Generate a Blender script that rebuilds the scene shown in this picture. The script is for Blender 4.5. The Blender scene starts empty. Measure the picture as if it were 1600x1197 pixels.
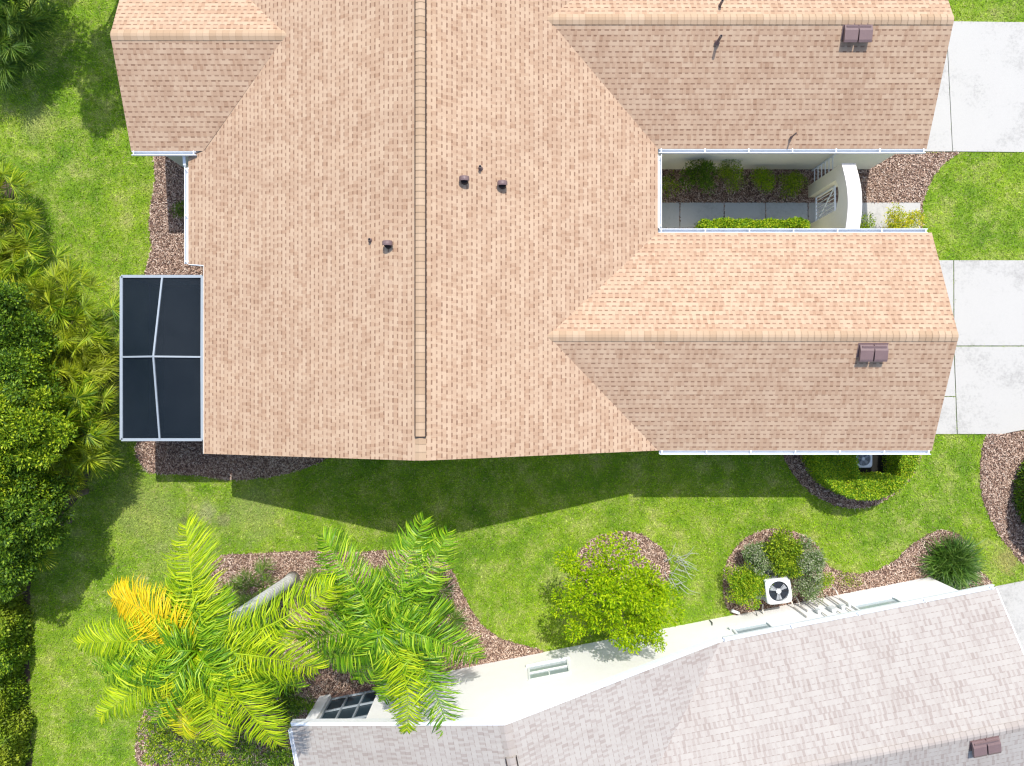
import bpy, math, random
import numpy as np
from mathutils import Vector, Matrix
random.seed(7); rng = np.random.default_rng(11)
R = math.radians
S = bpy.context.scene
C = S.collection

# ------------------------------------------------------------------ camera, light, exposure
H = 21.3; F = 1110.0; CX, CY = 800.0, 598.5
cam = bpy.data.cameras.new('camera'); camo = bpy.data.objects.new('camera', cam); C.objects.link(camo)
camo.location = (0, 0, H); camo.rotation_euler = (0, 0, 0)
cam.sensor_width = 36; cam.lens = 36*F/1600; cam.clip_end = 2000; cam.clip_start = .1
S.camera = camo
S.render.resolution_x = 1024; S.render.resolution_y = 766
SUN = Vector((.102, .595, 1)).normalized()
sl = bpy.data.lights.new('sun', 'SUN'); sl.energy = 3.0; sl.angle = R(.5); sl.color = (1, .955, .885)
so = bpy.data.objects.new('sun', sl); C.objects.link(so); so.rotation_euler = SUN.to_track_quat('Z', 'Y').to_euler()
so.location = (5, 10, 40)
W = bpy.data.worlds.new('World'); S.world = W; W.use_nodes = True
wn = W.node_tree; bgn = wn.nodes['Background']
sky = wn.nodes.new('ShaderNodeTexSky'); sky.sky_type = 'NISHITA'; sky.sun_disc = False
sky.sun_elevation = math.asin(SUN.z); sky.sun_rotation = math.atan2(SUN.x, SUN.y)
sky.dust_density = 1.6; sky.ozone_density = .8; sky.air_density = 1.0
wn.links.new(sky.outputs[0], bgn.inputs[0]); bgn.inputs[1].default_value = .15
S.cycles.filter_width = 1.25; S.cycles.max_bounces = 10; S.cycles.diffuse_bounces = 5; S.cycles.transparent_max_bounces = 12
S.view_settings.view_transform = 'Standard'; S.view_settings.look = 'None'
S.view_settings.exposure = .79; S.view_settings.gamma = 1

# ------------------------------------------------------------------ helpers
def at(px, py, h=0.0):
    k = (H-h)/F
    return Vector(((px-CX)*k, -(py-CY)*k, h))
WM = {}
def finish(o, parent):
    C.objects.link(o)
    if parent: o.parent = parent
    return o
def loc_of(parent):
    return WM[parent.name] if parent else Matrix()
def obj(name, verts, faces, mat, parent=None, uvs=None, smooth=False, label=None):
    """verts in WORLD coords; stored relative to the parent"""
    inv = loc_of(parent).inverted() if parent else Matrix()
    if not parent:
        xs = [v[0] for v in verts]; ys = [v[1] for v in verts]; zs = [v[2] for v in verts]
        org = Vector(((min(xs)+max(xs))/2, (min(ys)+max(ys))/2, min(zs)))
        inv = Matrix.Translation(-org)
    me = bpy.data.meshes.new(name)
    me.from_pydata([tuple(inv @ Vector(v)) for v in verts], [], faces)
    if uvs:
        l = me.uv_layers.new(name='UVMap'); k = 0
        for fi, f in enumerate(faces):
            for vi in range(len(f)):
                l.data[k].uv = uvs[fi][vi]; k += 1
    me.materials.append(mat)
    if smooth: me.polygons.foreach_set('use_smooth', [True]*len(me.polygons))
    me.update()
    o = bpy.data.objects.new(name, me)
    finish(o, parent)
    if not parent: o.location = org
    WM[o.name] = (loc_of(parent) if parent else Matrix.Translation(org))
    if label: o['label'] = label
    return o
def nobj(name, V, nf, mat, parent=None, loc=None, smooth=False, F_=None):
    """numpy mesh. V (n*nf,3) verts grouped by faces unless F_ (m,k) index array is given; coordinates LOCAL"""
    me = bpy.data.meshes.new(name)
    V = np.asarray(V, dtype=np.float32).reshape(-1, 3)
    if F_ is None:
        F_ = np.arange(len(V), dtype=np.int32).reshape(-1, nf)
    m, k = F_.shape
    me.vertices.add(len(V)); me.vertices.foreach_set('co', V.ravel())
    me.loops.add(m*k); me.loops.foreach_set('vertex_index', F_.astype(np.int32).ravel())
    me.polygons.add(m); me.polygons.foreach_set('loop_start', np.arange(0, m*k, k, dtype=np.int32))
    me.polygons.foreach_set('loop_total', np.full(m, k, dtype=np.int32))
    if smooth: me.polygons.foreach_set('use_smooth', np.ones(m, dtype=bool))
    me.materials.append(mat); me.update(calc_edges=True); me.validate()
    o = bpy.data.objects.new(name, me); finish(o, parent)
    if loc is not None: o.location = loc
    WM[o.name] = loc_of(parent) @ Matrix.Translation(o.location)
    return o
def empty(name, loc, label, cat, group=None, rz=0):
    o = bpy.data.objects.new(name, None); C.objects.link(o); o.location = loc; o.rotation_euler = (0, 0, rz)
    o.empty_display_size = .3
    WM[o.name] = Matrix.Translation(Vector(loc)) @ Matrix.Rotation(rz, 4, 'Z')
    return tag(o, label, cat, group)
def tag(o, label, cat, group=None, kind=None):
    o['label'] = label; o['category'] = cat
    if group: o['group'] = group
    if kind: o['kind'] = kind
    return o
def struct(o, label=None, cat=None, kind='structure'):
    o['kind'] = kind
    if label: o['label'] = label
    if cat: o['category'] = cat
    return o
def copy_tree(o, parent=None):
    c = o.copy(); C.objects.link(c); c.parent = parent
    for ch in o.children: copy_tree(ch, c)
    return c

class MB:
    def __init__(s): s.v = []; s.f = []
    def add(s, vs, fs):
        n = len(s.v); s.v += [Vector(v) for v in vs]; s.f += [tuple(i+n for i in f) for f in fs]
    def box(s, x0, x1, y0, y1, z0, z1, M=None):
        vs = [Vector((x, y, z)) for z in (z0, z1) for y in (y0, y1) for x in (x0, x1)]
        if M: vs = [M @ v for v in vs]
        s.add(vs, [(0,2,3,1),(4,5,7,6),(0,1,5,4),(2,6,7,3),(0,4,6,2),(1,3,7,5)])
    def bevbox(s, x0, x1, y0, y1, z0, z1, b=.02, M=None):
        vs = []
        for z, i in ((z0, 0), (z1-b, 0), (z1, b)):
            for (x, y) in ((x0+b+i, y0+i), (x1-b-i, y0+i), (x1-i, y0+b+i), (x1-i, y1-b-i), (x1-b-i, y1-i), (x0+b+i, y1-i), (x0+i, y1-b-i), (x0+i, y0+b+i)):
                vs.append(Vector((x, y, z)))
        if M: vs = [M @ v for v in vs]
        fs = [tuple(range(7, -1, -1)), tuple(range(16, 24))]
        for r in (0, 8):
            for k in range(8): fs.append((r+k, r+(k+1) % 8, r+8+(k+1) % 8, r+8+k))
        s.add(vs, fs)
    def tube(s, pts, rad, n=8, cap=True):
        pts = [Vector(p) for p in pts]
        if not hasattr(rad, '__len__'): rad = [rad]*len(pts)
        base = len(s.v); vs = []; fs = []
        up = Vector((.13, .31, .94)).normalized()
        for i, p in enumerate(pts):
            t = (pts[min(i+1, len(pts)-1)] - pts[max(i-1, 0)])
            t = t.normalized() if t.length > 1e-9 else Vector((0, 0, 1))
            a = t.cross(up)
            if a.length < .05: a = t.cross(Vector((1, 0, 0)))
            a.normalize(); b = t.cross(a)
            for k in range(n):
                an = 2*math.pi*k/n
                vs.append(p + (a*math.cos(an)+b*math.sin(an))*rad[i])
        for i in range(len(pts)-1):
            for k in range(n):
                fs.append((i*n+k, i*n+(k+1) % n, (i+1)*n+(k+1) % n, (i+1)*n+k))
        if cap: fs += [tuple(range(n-1, -1, -1)), tuple((len(pts)-1)*n+k for k in range(n))]
        s.add(vs, fs)
    def bar(s, a, b, w, h=None):
        """rectangular bar between two points, w wide, h high"""
        a = Vector(a); b = Vector(b); h = h or w
        d = (b-a).normalized(); u = d.cross(Vector((0, 0, 1)))
        if u.length < .05: u = Vector((1, 0, 0))
        u.normalize(); w_ = u.cross(d).normalized()
        vs = []
        for p in (a, b):
            for (i, j) in ((-1,-1),(1,-1),(1,1),(-1,1)): vs.append(p+u*(w/2*i)+w_*(h/2*j))
        s.add(vs, [(3,2,1,0),(4,5,6,7),(0,1,5,4),(1,2,6,5),(2,3,7,6),(3,0,4,7)])
    def prism(s, prof, a, b, o):
        """profile points (outward, z) extruded from a to b; o = outward unit vector"""
        a = Vector(a); b = Vector(b); o = Vector(o); n = len(prof); vs = []
        for p in (a, b):
            for (q, z) in prof: vs.append(p+o*q+Vector((0, 0, z)))
        fs = [tuple(range(n)), tuple(range(2*n-1, n-1, -1))]
        for k in range(n): fs.append((k, (k+1) % n, n+(k+1) % n, n+k))
        s.add(vs, fs)
    def build(s, name, mat, parent=None, smooth=False, label=None, T=None):
        vs = [T @ v for v in s.v] if T else s.v
        return obj(name, vs, s.f, mat, parent, smooth=smooth, label=label)

# ------------------------------------------------------------------ material helpers
def newmat(name):
    m = bpy.data.materials.new(name); m.use_nodes = True; nt = m.node_tree
    return m, nt, nt.nodes['Principled BSDF'], nt.nodes['Material Output']
def nd(nt, typ, ins=None, **props):
    n = nt.nodes.new(typ)
    for k, v in props.items(): setattr(n, k, v)
    for k, v in (ins or {}).items():
        if isinstance(v, bpy.types.NodeSocket): nt.links.new(v, n.inputs[k])
        else: n.inputs[k].default_value = v
    return n
def mth(nt, op, a, b=None, c=None, clamp=False):
    ins = {0: a}
    if b is not None: ins[1] = b
    if c is not None: ins[2] = c
    return nd(nt, 'ShaderNodeMath', ins, operation=op, use_clamp=clamp).outputs[0]
def c4(c): return (c[0], c[1], c[2], 1)
def mixc(nt, f, a, b, blend='MIX'):
    ins = {0: f, 6: c4(a) if isinstance(a, tuple) else a, 7: c4(b) if isinstance(b, tuple) else b}
    return nd(nt, 'ShaderNodeMix', ins, data_type='RGBA', blend_type=blend).outputs[2]
def ramp(nt, f, stops, interp='LINEAR'):
    n = nd(nt, 'ShaderNodeValToRGB', {0: f}); r = n.color_ramp; r.interpolation = interp
    while len(r.elements) < len(stops): r.elements.new(.5)
    for e, (p, c) in zip(r.elements, stops): e.position = p; e.color = c4(c) if hasattr(c, '__len__') else (c, c, c, 1)
    return n.outputs[0]
def noise(nt, vec, scale, detail=3, rough=.55, dim='3D'):
    n = nd(nt, 'ShaderNodeTexNoise', {'Scale': scale, 'Detail': detail, 'Roughness': rough}, noise_dimensions=dim)
    nt.links.new(vec, n.inputs['Vector']); return n.outputs['Fac']
def pos(nt): return nd(nt, 'ShaderNodeNewGeometry').outputs['Position']
def bump(nt, bs, h, strength=.3, dist=.02):
    b = nd(nt, 'ShaderNodeBump', {'Strength': strength, 'Distance': dist, 'Height': h})
    nt.links.new(b.outputs[0], bs.inputs['Normal'])

def plain(name, col, rough=.6, metal=0, var=.12, scale=6, spec=.3):
    m, nt, bs, out = newmat(name)
    p = pos(nt); n = noise(nt, p, scale, 4); n2 = noise(nt, p, scale*9, 2)
    f = mth(nt, 'MULTIPLY_ADD', mth(nt, 'ADD', n, n2), .5, 0)
    lo = tuple(c*(1-var) for c in col); hi = tuple(min(1, c*(1+var)) for c in col)
    nt.links.new(ramp(nt, f, [(.3, lo), (.7, hi)]), bs.inputs['Base Color'])
    bs.inputs['Roughness'].default_value = rough; bs.inputs['Metallic'].default_value = metal
    bs.inputs['Specular IOR Level'].default_value = spec
    bump(nt, bs, n2, .1, .01)
    return m

def shingle(name, light, mid, dark, shadow, course=.123, cellw=.168, patch=.18, dashw=.24, tabk=.45, shk=.42, bs_=.14):
    m, nt, bs, out = newmat(name)
    uv = nd(nt, 'ShaderNodeUVMap').outputs[0]
    sp = nd(nt, 'ShaderNodeSeparateXYZ', {0: uv}); u, v = sp.outputs[0], sp.outputs[1]
    wob = noise(nt, uv, 1.3, 2); 
    v2 = mth(nt, 'ADD', v, mth(nt, 'MULTIPLY', mth(nt, 'SUBTRACT', wob, .5), .012))
    vr = mth(nt, 'DIVIDE', v2, course); row = mth(nt, 'FLOOR', vr); fv = mth(nt, 'FRACT', vr)
    def cellof(rowsock, seed, w):
        offn = nd(nt, 'ShaderNodeTexWhiteNoise', {'W': mth(nt, 'ADD', rowsock, seed)}, noise_dimensions='1D').outputs['Value']
        uu = mth(nt, 'ADD', mth(nt, 'DIVIDE', u, w), mth(nt, 'MULTIPLY', offn, 37.0))
        cell = mth(nt, 'FLOOR', uu); fu = mth(nt, 'FRACT', uu)
        cv = nd(nt, 'ShaderNodeCombineXYZ', {0: cell, 1: rowsock, 2: seed}).outputs[0]
        rnd = nd(nt, 'ShaderNodeTexWhiteNoise', {'Vector': cv}, noise_dimensions='3D').outputs['Color']
        rs = nd(nt, 'ShaderNodeSeparateColor', {0: rnd})
        return fu, rs.outputs[0], rs.outputs[1], rs.outputs[2]
    # tabs of this course
    fu, r1, r2, r3 = cellof(row, .37, cellw)
    tab = mth(nt, 'LESS_THAN', fu, mth(nt, 'MULTIPLY_ADD', r1, .25, .42))
    # tabs of the course above: their butt edge throws the dark dash printed/real at the top of this one
    rowu = mth(nt, 'ADD', row, 1.0)
    fu2, q1, q2, q3 = cellof(rowu, .37, cellw)
    tabu = mth(nt, 'LESS_THAN', fu2, mth(nt, 'MULTIPLY_ADD', q1, .25, .42))
    # blend of granule colour: per tab and per shingle (about .45 m) and large patches
    fb, b1, b2, b3 = cellof(row, 5.1, .33)
    pn = noise(nt, uv, .55, 3, .6)
    gr = noise(nt, uv, 60, 2, .7)
    t = mth(nt, 'ADD', mth(nt, 'MULTIPLY', b1, shk), mth(nt, 'MULTIPLY', mth(nt, 'SUBTRACT', pn, .5), patch))
    t = mth(nt, 'ADD', t, mth(nt, 'MULTIPLY', mth(nt, 'SUBTRACT', gr, .5), .7))
    t = mth(nt, 'ADD', t, mth(nt, 'MULTIPLY', tab, mth(nt, 'MULTIPLY', mth(nt, 'SUBTRACT', r2, .32), tabk)))
    col = ramp(nt, t, [(.05, light), (.35, mid), (.8, dark)])
    mp = nd(nt, 'ShaderNodeMapping', {0: uv}); mp.inputs['Scale'].default_value = (1.6, .22, 1)
    st = noise(nt, mp.outputs[0], 1.0, 4, .65); lf2 = noise(nt, uv, .23, 3, .6)
    wear = mth(nt, 'ADD', mth(nt, 'MULTIPLY', st, .6), mth(nt, 'MULTIPLY', lf2, .4))
    col = mixc(nt, 1.0, col, ramp(nt, wear, [(.36, (.92, .90, .89)), (.5, (1, 1, 1)), (.66, (1.04, 1.04, 1.03))]), 'MULTIPLY')
    # dash
    thr = mth(nt, 'MULTIPLY_ADD', tabu, -dashw, .94)
    dash = mth(nt, 'GREATER_THAN', fv, thr)
    amt = mth(nt, 'MULTIPLY', dash, mth(nt, 'MULTIPLY_ADD', q3, .35, .5))
    amt = mth(nt, 'MULTIPLY', amt, mth(nt, 'MULTIPLY_ADD', tabu, .55, .45))
    col = mixc(nt, amt, col, shadow)
    nt.links.new(col, bs.inputs['Base Color']); bs.inputs['Roughness'].default_value = .92
    bs.inputs['Specular IOR Level'].default_value = .15
    hgt = mth(nt, 'ADD', mth(nt, 'MULTIPLY', mth(nt, 'SUBTRACT', 1.0, fv), .7), mth(nt, 'MULTIPLY', tab, .35))
    hgt = mth(nt, 'ADD', hgt, mth(nt, 'MULTIPLY', gr, .25))
    bump(nt, bs, hgt, bs_, .007)
    return m
def capmat(name, a, b, line, step=.16):
    m, nt, bs, out = newmat(name)
    uv = nd(nt, 'ShaderNodeUVMap').outputs[0]
    sp = nd(nt, 'ShaderNodeSeparateXYZ', {0: uv}); u = mth(nt, 'DIVIDE', sp.outputs[0], step)
    rr = nd(nt, 'ShaderNodeTexWhiteNoise', {'W': mth(nt, 'FLOOR', u)}, noise_dimensions='1D').outputs['Value']
    gr = noise(nt, uv, 50, 2, .7)
    r2 = nd(nt, 'ShaderNodeTexWhiteNoise', {'W': mth(nt, 'FLOOR', mth(nt, 'DIVIDE', u, 3.0))}, noise_dimensions='1D').outputs['Value']
    t = mth(nt, 'ADD', mth(nt, 'MULTIPLY', mth(nt, 'ADD', rr, r2), .5), mth(nt, 'MULTIPLY', mth(nt, 'SUBTRACT', gr, .5), .5))
    col = ramp(nt, t, [(.25, a), (.75, b)])
    ln = mth(nt, 'LESS_THAN', mth(nt, 'FRACT', u), .09)
    col = mixc(nt, mth(nt, 'MULTIPLY', ln, .35), col, line)
    nt.links.new(col, bs.inputs['Base Color']); bs.inputs['Roughness'].default_value = .9
    bs.inputs['Specular IOR Level'].default_value = .15
    return m
def leafmat(name, cols, trans=.3, rough=.55, lf=None, spec=.3):
    """cols: ramp over a per-leaf random value; lf: optional second colour mixed by a soft large noise"""
    m, nt, bs, out = newmat(name)
    ri = nd(nt, 'ShaderNodeNewGeometry').outputs['Random Per Island']
    n = len(cols); col = ramp(nt, ri, [(i/(n-1), c) for i, c in enumerate(cols)])
    if lf:
        f = ramp(nt, noise(nt, pos(nt), lf[1], 2), [(.42, 0.0), (.62, 1.0)])
        col = mixc(nt, mth(nt, 'MULTIPLY', f, .5), col, lf[0])
    nt.links.new(col, bs.inputs['Base Color'])
    bs.inputs['Roughness'].default_value = rough; bs.inputs['Specular IOR Level'].default_value = spec
    tr = nd(nt, 'ShaderNodeBsdfTranslucent'); nt.links.new(mixc(nt, .4, col, (.35, .5, .02)), tr.inputs[0])
    mx = nd(nt, 'ShaderNodeMixShader', {0: trans}); nt.links.new(bs.outputs[0], mx.inputs[1]); nt.links.new(tr.outputs[0], mx.inputs[2])
    nt.links.new(mx.outputs[0], out.inputs[0])
    return m
def lawn_colour(nt, p):
    big = noise(nt, p, .28, 4, .6); med = noise(nt, p, 1.5, 4, .65); fine = noise(nt, p, 9, 3, .7)
    f = mth(nt, 'ADD', mth(nt, 'MULTIPLY', big, .45), mth(nt, 'MULTIPLY', med, .55))
    col = ramp(nt, f, [(.36, (.115, .25, .003)), (.46, (.205, .36, .005)), (.57, (.31, .455, .012)), (.70, (.46, .52, .07))])
    straw = ramp(nt, mth(nt, 'ADD', mth(nt, 'MULTIPLY', med, .6), mth(nt, 'MULTIPLY', fine, .4)), [(.49, 0.0), (.64, 1.0)])
    col = mixc(nt, mth(nt, 'MULTIPLY', straw, .48), col, (.56, .51, .25))
    for (px, py, r, c) in ((288, 812, .22, (.10, .09, .06)), (348, 812, .3, (.30, .25, .16)), (322, 800, .45, (.48, .44, .26)), (1572, 873, .55, (.55, .40, .18)), (180, 600, .5, (.36, .28, .18)), (172, 640, .45, (.30, .24, .15)),
                           (890, 905, .6, (.44, .46, .15)), (290, 860, 1.1, (.38, .42, .13)), (60, 190, .6, (.42, .43, .15)), (225, 800, 1.2, (.36, .41, .12)), (400, 800, 1.0, (.37, .42, .13))):
        q = at(px, py); dn_ = nd(nt, 'ShaderNodeVectorMath', {0: p, 1: tuple(q)}, operation='DISTANCE').outputs['Value']
        v = mth(nt, 'ADD', mth(nt, 'DIVIDE', dn_, r), mth(nt, 'MULTIPLY', mth(nt, 'SUBTRACT', med, .5), 3.0))
        v = mth(nt, 'ADD', v, mth(nt, 'MULTIPLY', mth(nt, 'SUBTRACT', fine, .5), 1.6))
        col = mixc(nt, ramp(nt, v, [(.35, .6), (1.1, 0.0)]), col, c)
    return col, fine
def lawnmats():
    m, nt, bs, out = newmat('lawn_soil')
    p = pos(nt); col, fine = lawn_colour(nt, p)
    f2 = noise(nt, p, 40, 3, .7)
    nt.links.new(mixc(nt, ramp(nt, f2, [(.35, 1.0), (.6, .15)]), col, (.06, .10, .012)), bs.inputs['Base Color'])
    bs.inputs['Roughness'].default_value = .95; bump(nt, bs, f2, .8, .03)
    m2, nt, bs, out = newmat('grass_blades')
    p = pos(nt); col, fine = lawn_colour(nt, p)
    ri = nd(nt, 'ShaderNodeNewGeometry').outputs['Random Per Island']
    v = ramp(nt, ri, [(0, .45), (.5, 1.0), (1, 1.7)])
    col = mixc(nt, 1.0, col, v, 'MULTIPLY')
    dry = mth(nt, 'GREATER_THAN', mth(nt, 'FRACT', mth(nt, 'MULTIPLY', ri, 37.0)), .88)
    col = mixc(nt, mth(nt, 'MULTIPLY', dry, .7), col, (.50, .44, .22))
    nt.links.new(col, bs.inputs['Base Color']); bs.inputs['Roughness'].default_value = .6; bs.inputs['Specular IOR Level'].default_value = .25
    tr = nd(nt, 'ShaderNodeBsdfTranslucent'); nt.links.new(col, tr.inputs[0])
    mx = nd(nt, 'ShaderNodeMixShader', {0: .3}); nt.links.new(bs.outputs[0], mx.inputs[1]); nt.links.new(tr.outputs[0], mx.inputs[2])
    nt.links.new(mx.outputs[0], out.inputs[0])
    return m, m2
def concrete(name, col, stain=.25):
    m, nt, bs, out = newmat(name)
    p = pos(nt); a = noise(nt, p, .7, 5, .65); b = noise(nt, p, 14, 4, .7); c = noise(nt, p, 90, 2, .7)
    t = mth(nt, 'ADD', mth(nt, 'MULTIPLY', a, .6), mth(nt, 'MULTIPLY', b, .4))
    dk = tuple(x*(1-stain) for x in col)
    base = ramp(nt, t, [(.32, dk), (.48, tuple(x*.97 for x in col)), (.7, col)])
    base = mixc(nt, mth(nt, 'MULTIPLY', ramp(nt, c, [(.45, 1.0), (.6, 0.0)]), .22), base, tuple(x*.6 for x in col))
    nt.links.new(base, bs.inputs['Base Color']); bs.inputs['Roughness'].default_value = .85
    bump(nt, bs, c, .25, .005)
    return m
def mulchbase():
    m, nt, bs, out = newmat('mulch_base'); p = pos(nt)
    f = noise(nt, p, 22, 4, .7)
    nt.links.new(ramp(nt, f, [(.35, (.06, .035, .028)), (.55, (.16, .095, .075)), (.7, (.36, .25, .2))]), bs.inputs['Base Color'])
    bs.inputs['Roughness'].default_value = .95; bump(nt, bs, f, .8, .03); return m
def chipmat():
    m, nt, bs, out = newmat('bark_chips')
    ri = nd(nt, 'ShaderNodeNewGeometry').outputs['Random Per Island']
    col = ramp(nt, ri, [(0, (.05, .028, .019)), (.22, (.16, .092, .06)), (.5, (.33, .21, .15)), (.8, (.54, .39, .30)), (1, (.70, .58, .48))])
    nt.links.new(col, bs.inputs['Base Color']); bs.inputs['Roughness'].default_value = .9; return m

M = {}
M['roofA'] = shingle('tan_shingle', (.45, .325, .226), (.405, .278, .188), (.325, .203, .13), (.165, .092, .06))
M['roofB'] = shingle('pale_shingle', (.37, .343, .316), (.322, .286, .262), (.265, .222, .20), (.245, .204, .184), course=.14, cellw=.125, patch=.3, dashw=.09, tabk=.7, shk=.18, bs_=.15)
M['capA'] = capmat('tan_cap', (.43, .315, .215), (.365, .255, .165), (.22, .145, .09))
M['capB'] = capmat('pale_cap', (.37, .335, .305), (.325, .285, .258), (.27, .23, .2))
M['trim'] = plain('white_trim', (.74, .76, .78), .4, var=.04)
M['gutter'] = plain('white_gutter', (.70, .73, .76), .35, var=.08)
M['soffit'] = plain('soffit', (.55, .55, .53), .7, var=.05)
M['wallA'] = plain('cream_stucco', (.80, .76, .64), .9, var=.05, scale=3)
M['wallB'] = plain('white_stucco', (.82, .81, .785), .9, var=.035, scale=3)
M['arch'] = plain('cream_arch', (.82, .76, .60), .9, var=.04, scale=3)
M['archtop'] = plain('white_arch_cap', (.78, .75, .70), .9, var=.04)
M['dark'] = plain('dark_edge', (.035, .025, .022), .8)
M['vent'] = plain('brown_metal', (.165, .11, .108), .45, var=.1)
M['pipe'] = plain('vent_pipe', (.16, .12, .11), .6)
M['hole'] = plain('pipe_bore', (.008, .008, .008), .9)
M['concrete'] = concrete('driveway_concrete', (.45, .44, .415), .38)
M['walk'] = concrete('walk_concrete', (.46, .48, .48), .3)
M['patio'] = concrete('patio_concrete', (.16, .16, .17), .25)
M['alu'] = plain('grey_aluminium', (.27, .31, .345), .4, var=.06, spec=.5)
M['white_metal'] = plain('white_painted_metal', (.78, .80, .80), .4, var=.03)
M['acbody'] = plain('ac_casing', (.60, .62, .62), .45, var=.05)
M['acgrey'] = plain('ac_blade', (.36, .38, .40), .4, var=.1)
M['acdark'] = plain('ac_inside', (.02, .028, .04), .5)
M['cable'] = plain('grey_conduit', (.55, .52, .47), .6)
M['black'] = plain('black_cable', (.03, .03, .03), .5)
M['bark'] = plain('bark', (.20, .15, .11), .9, var=.4, scale=10)
M['twig'] = plain('grey_twigs', (.34, .30, .26), .9, var=.25, scale=12)
M['stone'] = plain('grey_stone', (.42, .45, .45), .8, var=.25, scale=8)
M['soil'] = plain('leaf_litter', (.075, .055, .035), .95, var=.6, scale=5)
M['hedge_shade'] = plain('painted_hedge_shade', (.012, .012, .01), .95, var=.5, scale=9)  # near-black colour painting the shade in the gap of the condenser hedge
M['lawn'], M['blades'] = lawnmats()
M['mulch'] = mulchbase(); M['chips'] = chipmat()
def screenmat():
    m, nt, bs, out = newmat('insect_screen')
    n = noise(nt, pos(nt), 1.1, 4, .7); n2 = noise(nt, pos(nt), 60, 2)
    nt.links.new(ramp(nt, mth(nt, 'MULTIPLY_ADD', n2, .3, n), [(.4, (.004, .009, .015)), (.9, (.009, .015, .022))]), bs.inputs['Base Color'])
    bs.inputs['Specular IOR Level'].default_value = .12
    bs.inputs['Roughness'].default_value = .7
    tr = nd(nt, 'ShaderNodeBsdfTransparent'); mx = nd(nt, 'ShaderNodeMixShader', {0: .08})
    nt.links.new(bs.outputs[0], mx.inputs[1]); nt.links.new(tr.outputs[0], mx.inputs[2]); nt.links.new(mx.outputs[0], out.inputs[0])
    return m
M['screen'] = screenmat()
def glassmat(name, col, rough=.08):
    m, nt, bs, out = newmat(name); bs.inputs['Base Color'].default_value = c4(col)
    bs.inputs['Roughness'].default_value = rough; bs.inputs['Specular IOR Level'].default_value = .8
    return m
M['glass'] = glassmat('window_glass', (.30, .36, .38)); M['darkglass'] = glassmat('lanai_screen', (.008, .028, .042), .45)
def trunkmat():
    m, nt, bs, out = newmat('ringed_palm_trunk')
    uvn = nd(nt, 'ShaderNodeUVMap').outputs[0]
    p = pos(nt); n = noise(nt, p, 9, 4)
    z = nd(nt, 'ShaderNodeSeparateXYZ', {0: p}).outputs[2]
    rg = mth(nt, 'LESS_THAN', mth(nt, 'FRACT', mth(nt, 'ADD', mth(nt, 'MULTIPLY', z, 7.0), mth(nt, 'MULTIPLY', n, .5))), .16)
    col = ramp(nt, n, [(.3, (.45, .45, .42)), (.55, (.62, .62, .60)), (.75, (.75, .75, .73))])
    nt.links.new(mixc(nt, mth(nt, 'MULTIPLY', rg, .55), col, (.17, .15, .12)), bs.inputs['Base Color'])
    bs.inputs['Roughness'].default_value = .9; bump(nt, bs, n, .4, .02); return m
M['palmtrunk'] = trunkmat()

# ------------------------------------------------------------------ roofs and houses
def slope_faces(polys):
    """polys: list of (verts, eave point, eave dir). returns verts, faces, uvs (u along eave, v up the slope)"""
    V = []; Fs = []; U = []
    for k, (vs, e0, ed) in enumerate(polys):
        e0 = Vector(e0); ed = Vector(ed).normalized(); vs = [Vector(v) for v in vs]
        n = len(V); V += vs; Fs.append(tuple(range(n, n+len(vs))))
        uv = []
        for p in vs:
            d = p-e0; u = d.dot(ed); v = (d-ed*u).length
            uv.append((u+k*7.3, v+.003))
        U.append(uv)
    return V, Fs, U
def roof_parts(root, T, polys, mroof, mcap):
    polys = [([T @ Vector(v) for v in vs], T @ Vector(e0), (T.to_3x3() @ Vector(ed))) for vs, e0, ed in polys]
    V, Fs, U = slope_faces(polys)
    r = obj('roof', V, Fs, mroof, root, uvs=U)
    V2 = [v-Vector((0, 0, .07)) for v in V]
    obj('soffit', V2, [tuple(reversed(f)) for f in Fs], M['soffit'], root)
    return r
def cap_strip(name, a, b, w, pitch, mat, parent, T, raised=0.012, rep=1):
    """ridge cap: two leaves folded over the ridge from a to b"""
    a = Vector(a); b = Vector(b); d = (b-a).normalized(); s = d.cross(Vector((0, 0, 1))).normalized()
    L = (b-a).length; vs = []; fs = []; uv = []
    drop = w*pitch; n = max(2, int(L/.16)); 
    prof = [(-w, -drop), (-w*.25, -drop*.22), (w*.25, -drop*.22), (w, -drop)]
    for i in range(n):
        p0 = a+d*(L*i/n); p1 = a+d*(L*(i+1)/n)
        for q in range(3):
            k = len(vs)
            for (pp, lift) in ((p0, raised+.008), (p1, raised)):
                for z in (prof[q], prof[q+1]):
                    vs.append(T @ (pp + s*z[0] + Vector((0, 0, z[1]+lift))))
            fs.append((k, k+1, k+3, k+2)); u0 = i*.16+.001; u1 = (i+1)*.16-.001
            uv.append([(u0, 0), (u0, .2), (u1, .2), (u1, 0)])
    # closing sides down to the roof
    for sg in (-1, 1):
        k = len(vs)
        for pp in (a, b):
            for dz in (raised, -.01): vs.append(T @ (pp+s*(sg*w)+Vector((0, 0, -drop+dz))))
        fs.append((k, k+1, k+3, k+2)); uv.append([(.05, 0)]*4)
    return obj(name, vs, fs, mat, parent, uvs=uv)
GP = [(0, -.01), (0, -.12), (.095, -.12), (.105, -.005), (.088, -.005), (.082, -.105), (.012, -.105), (.012, -.01)]
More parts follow.
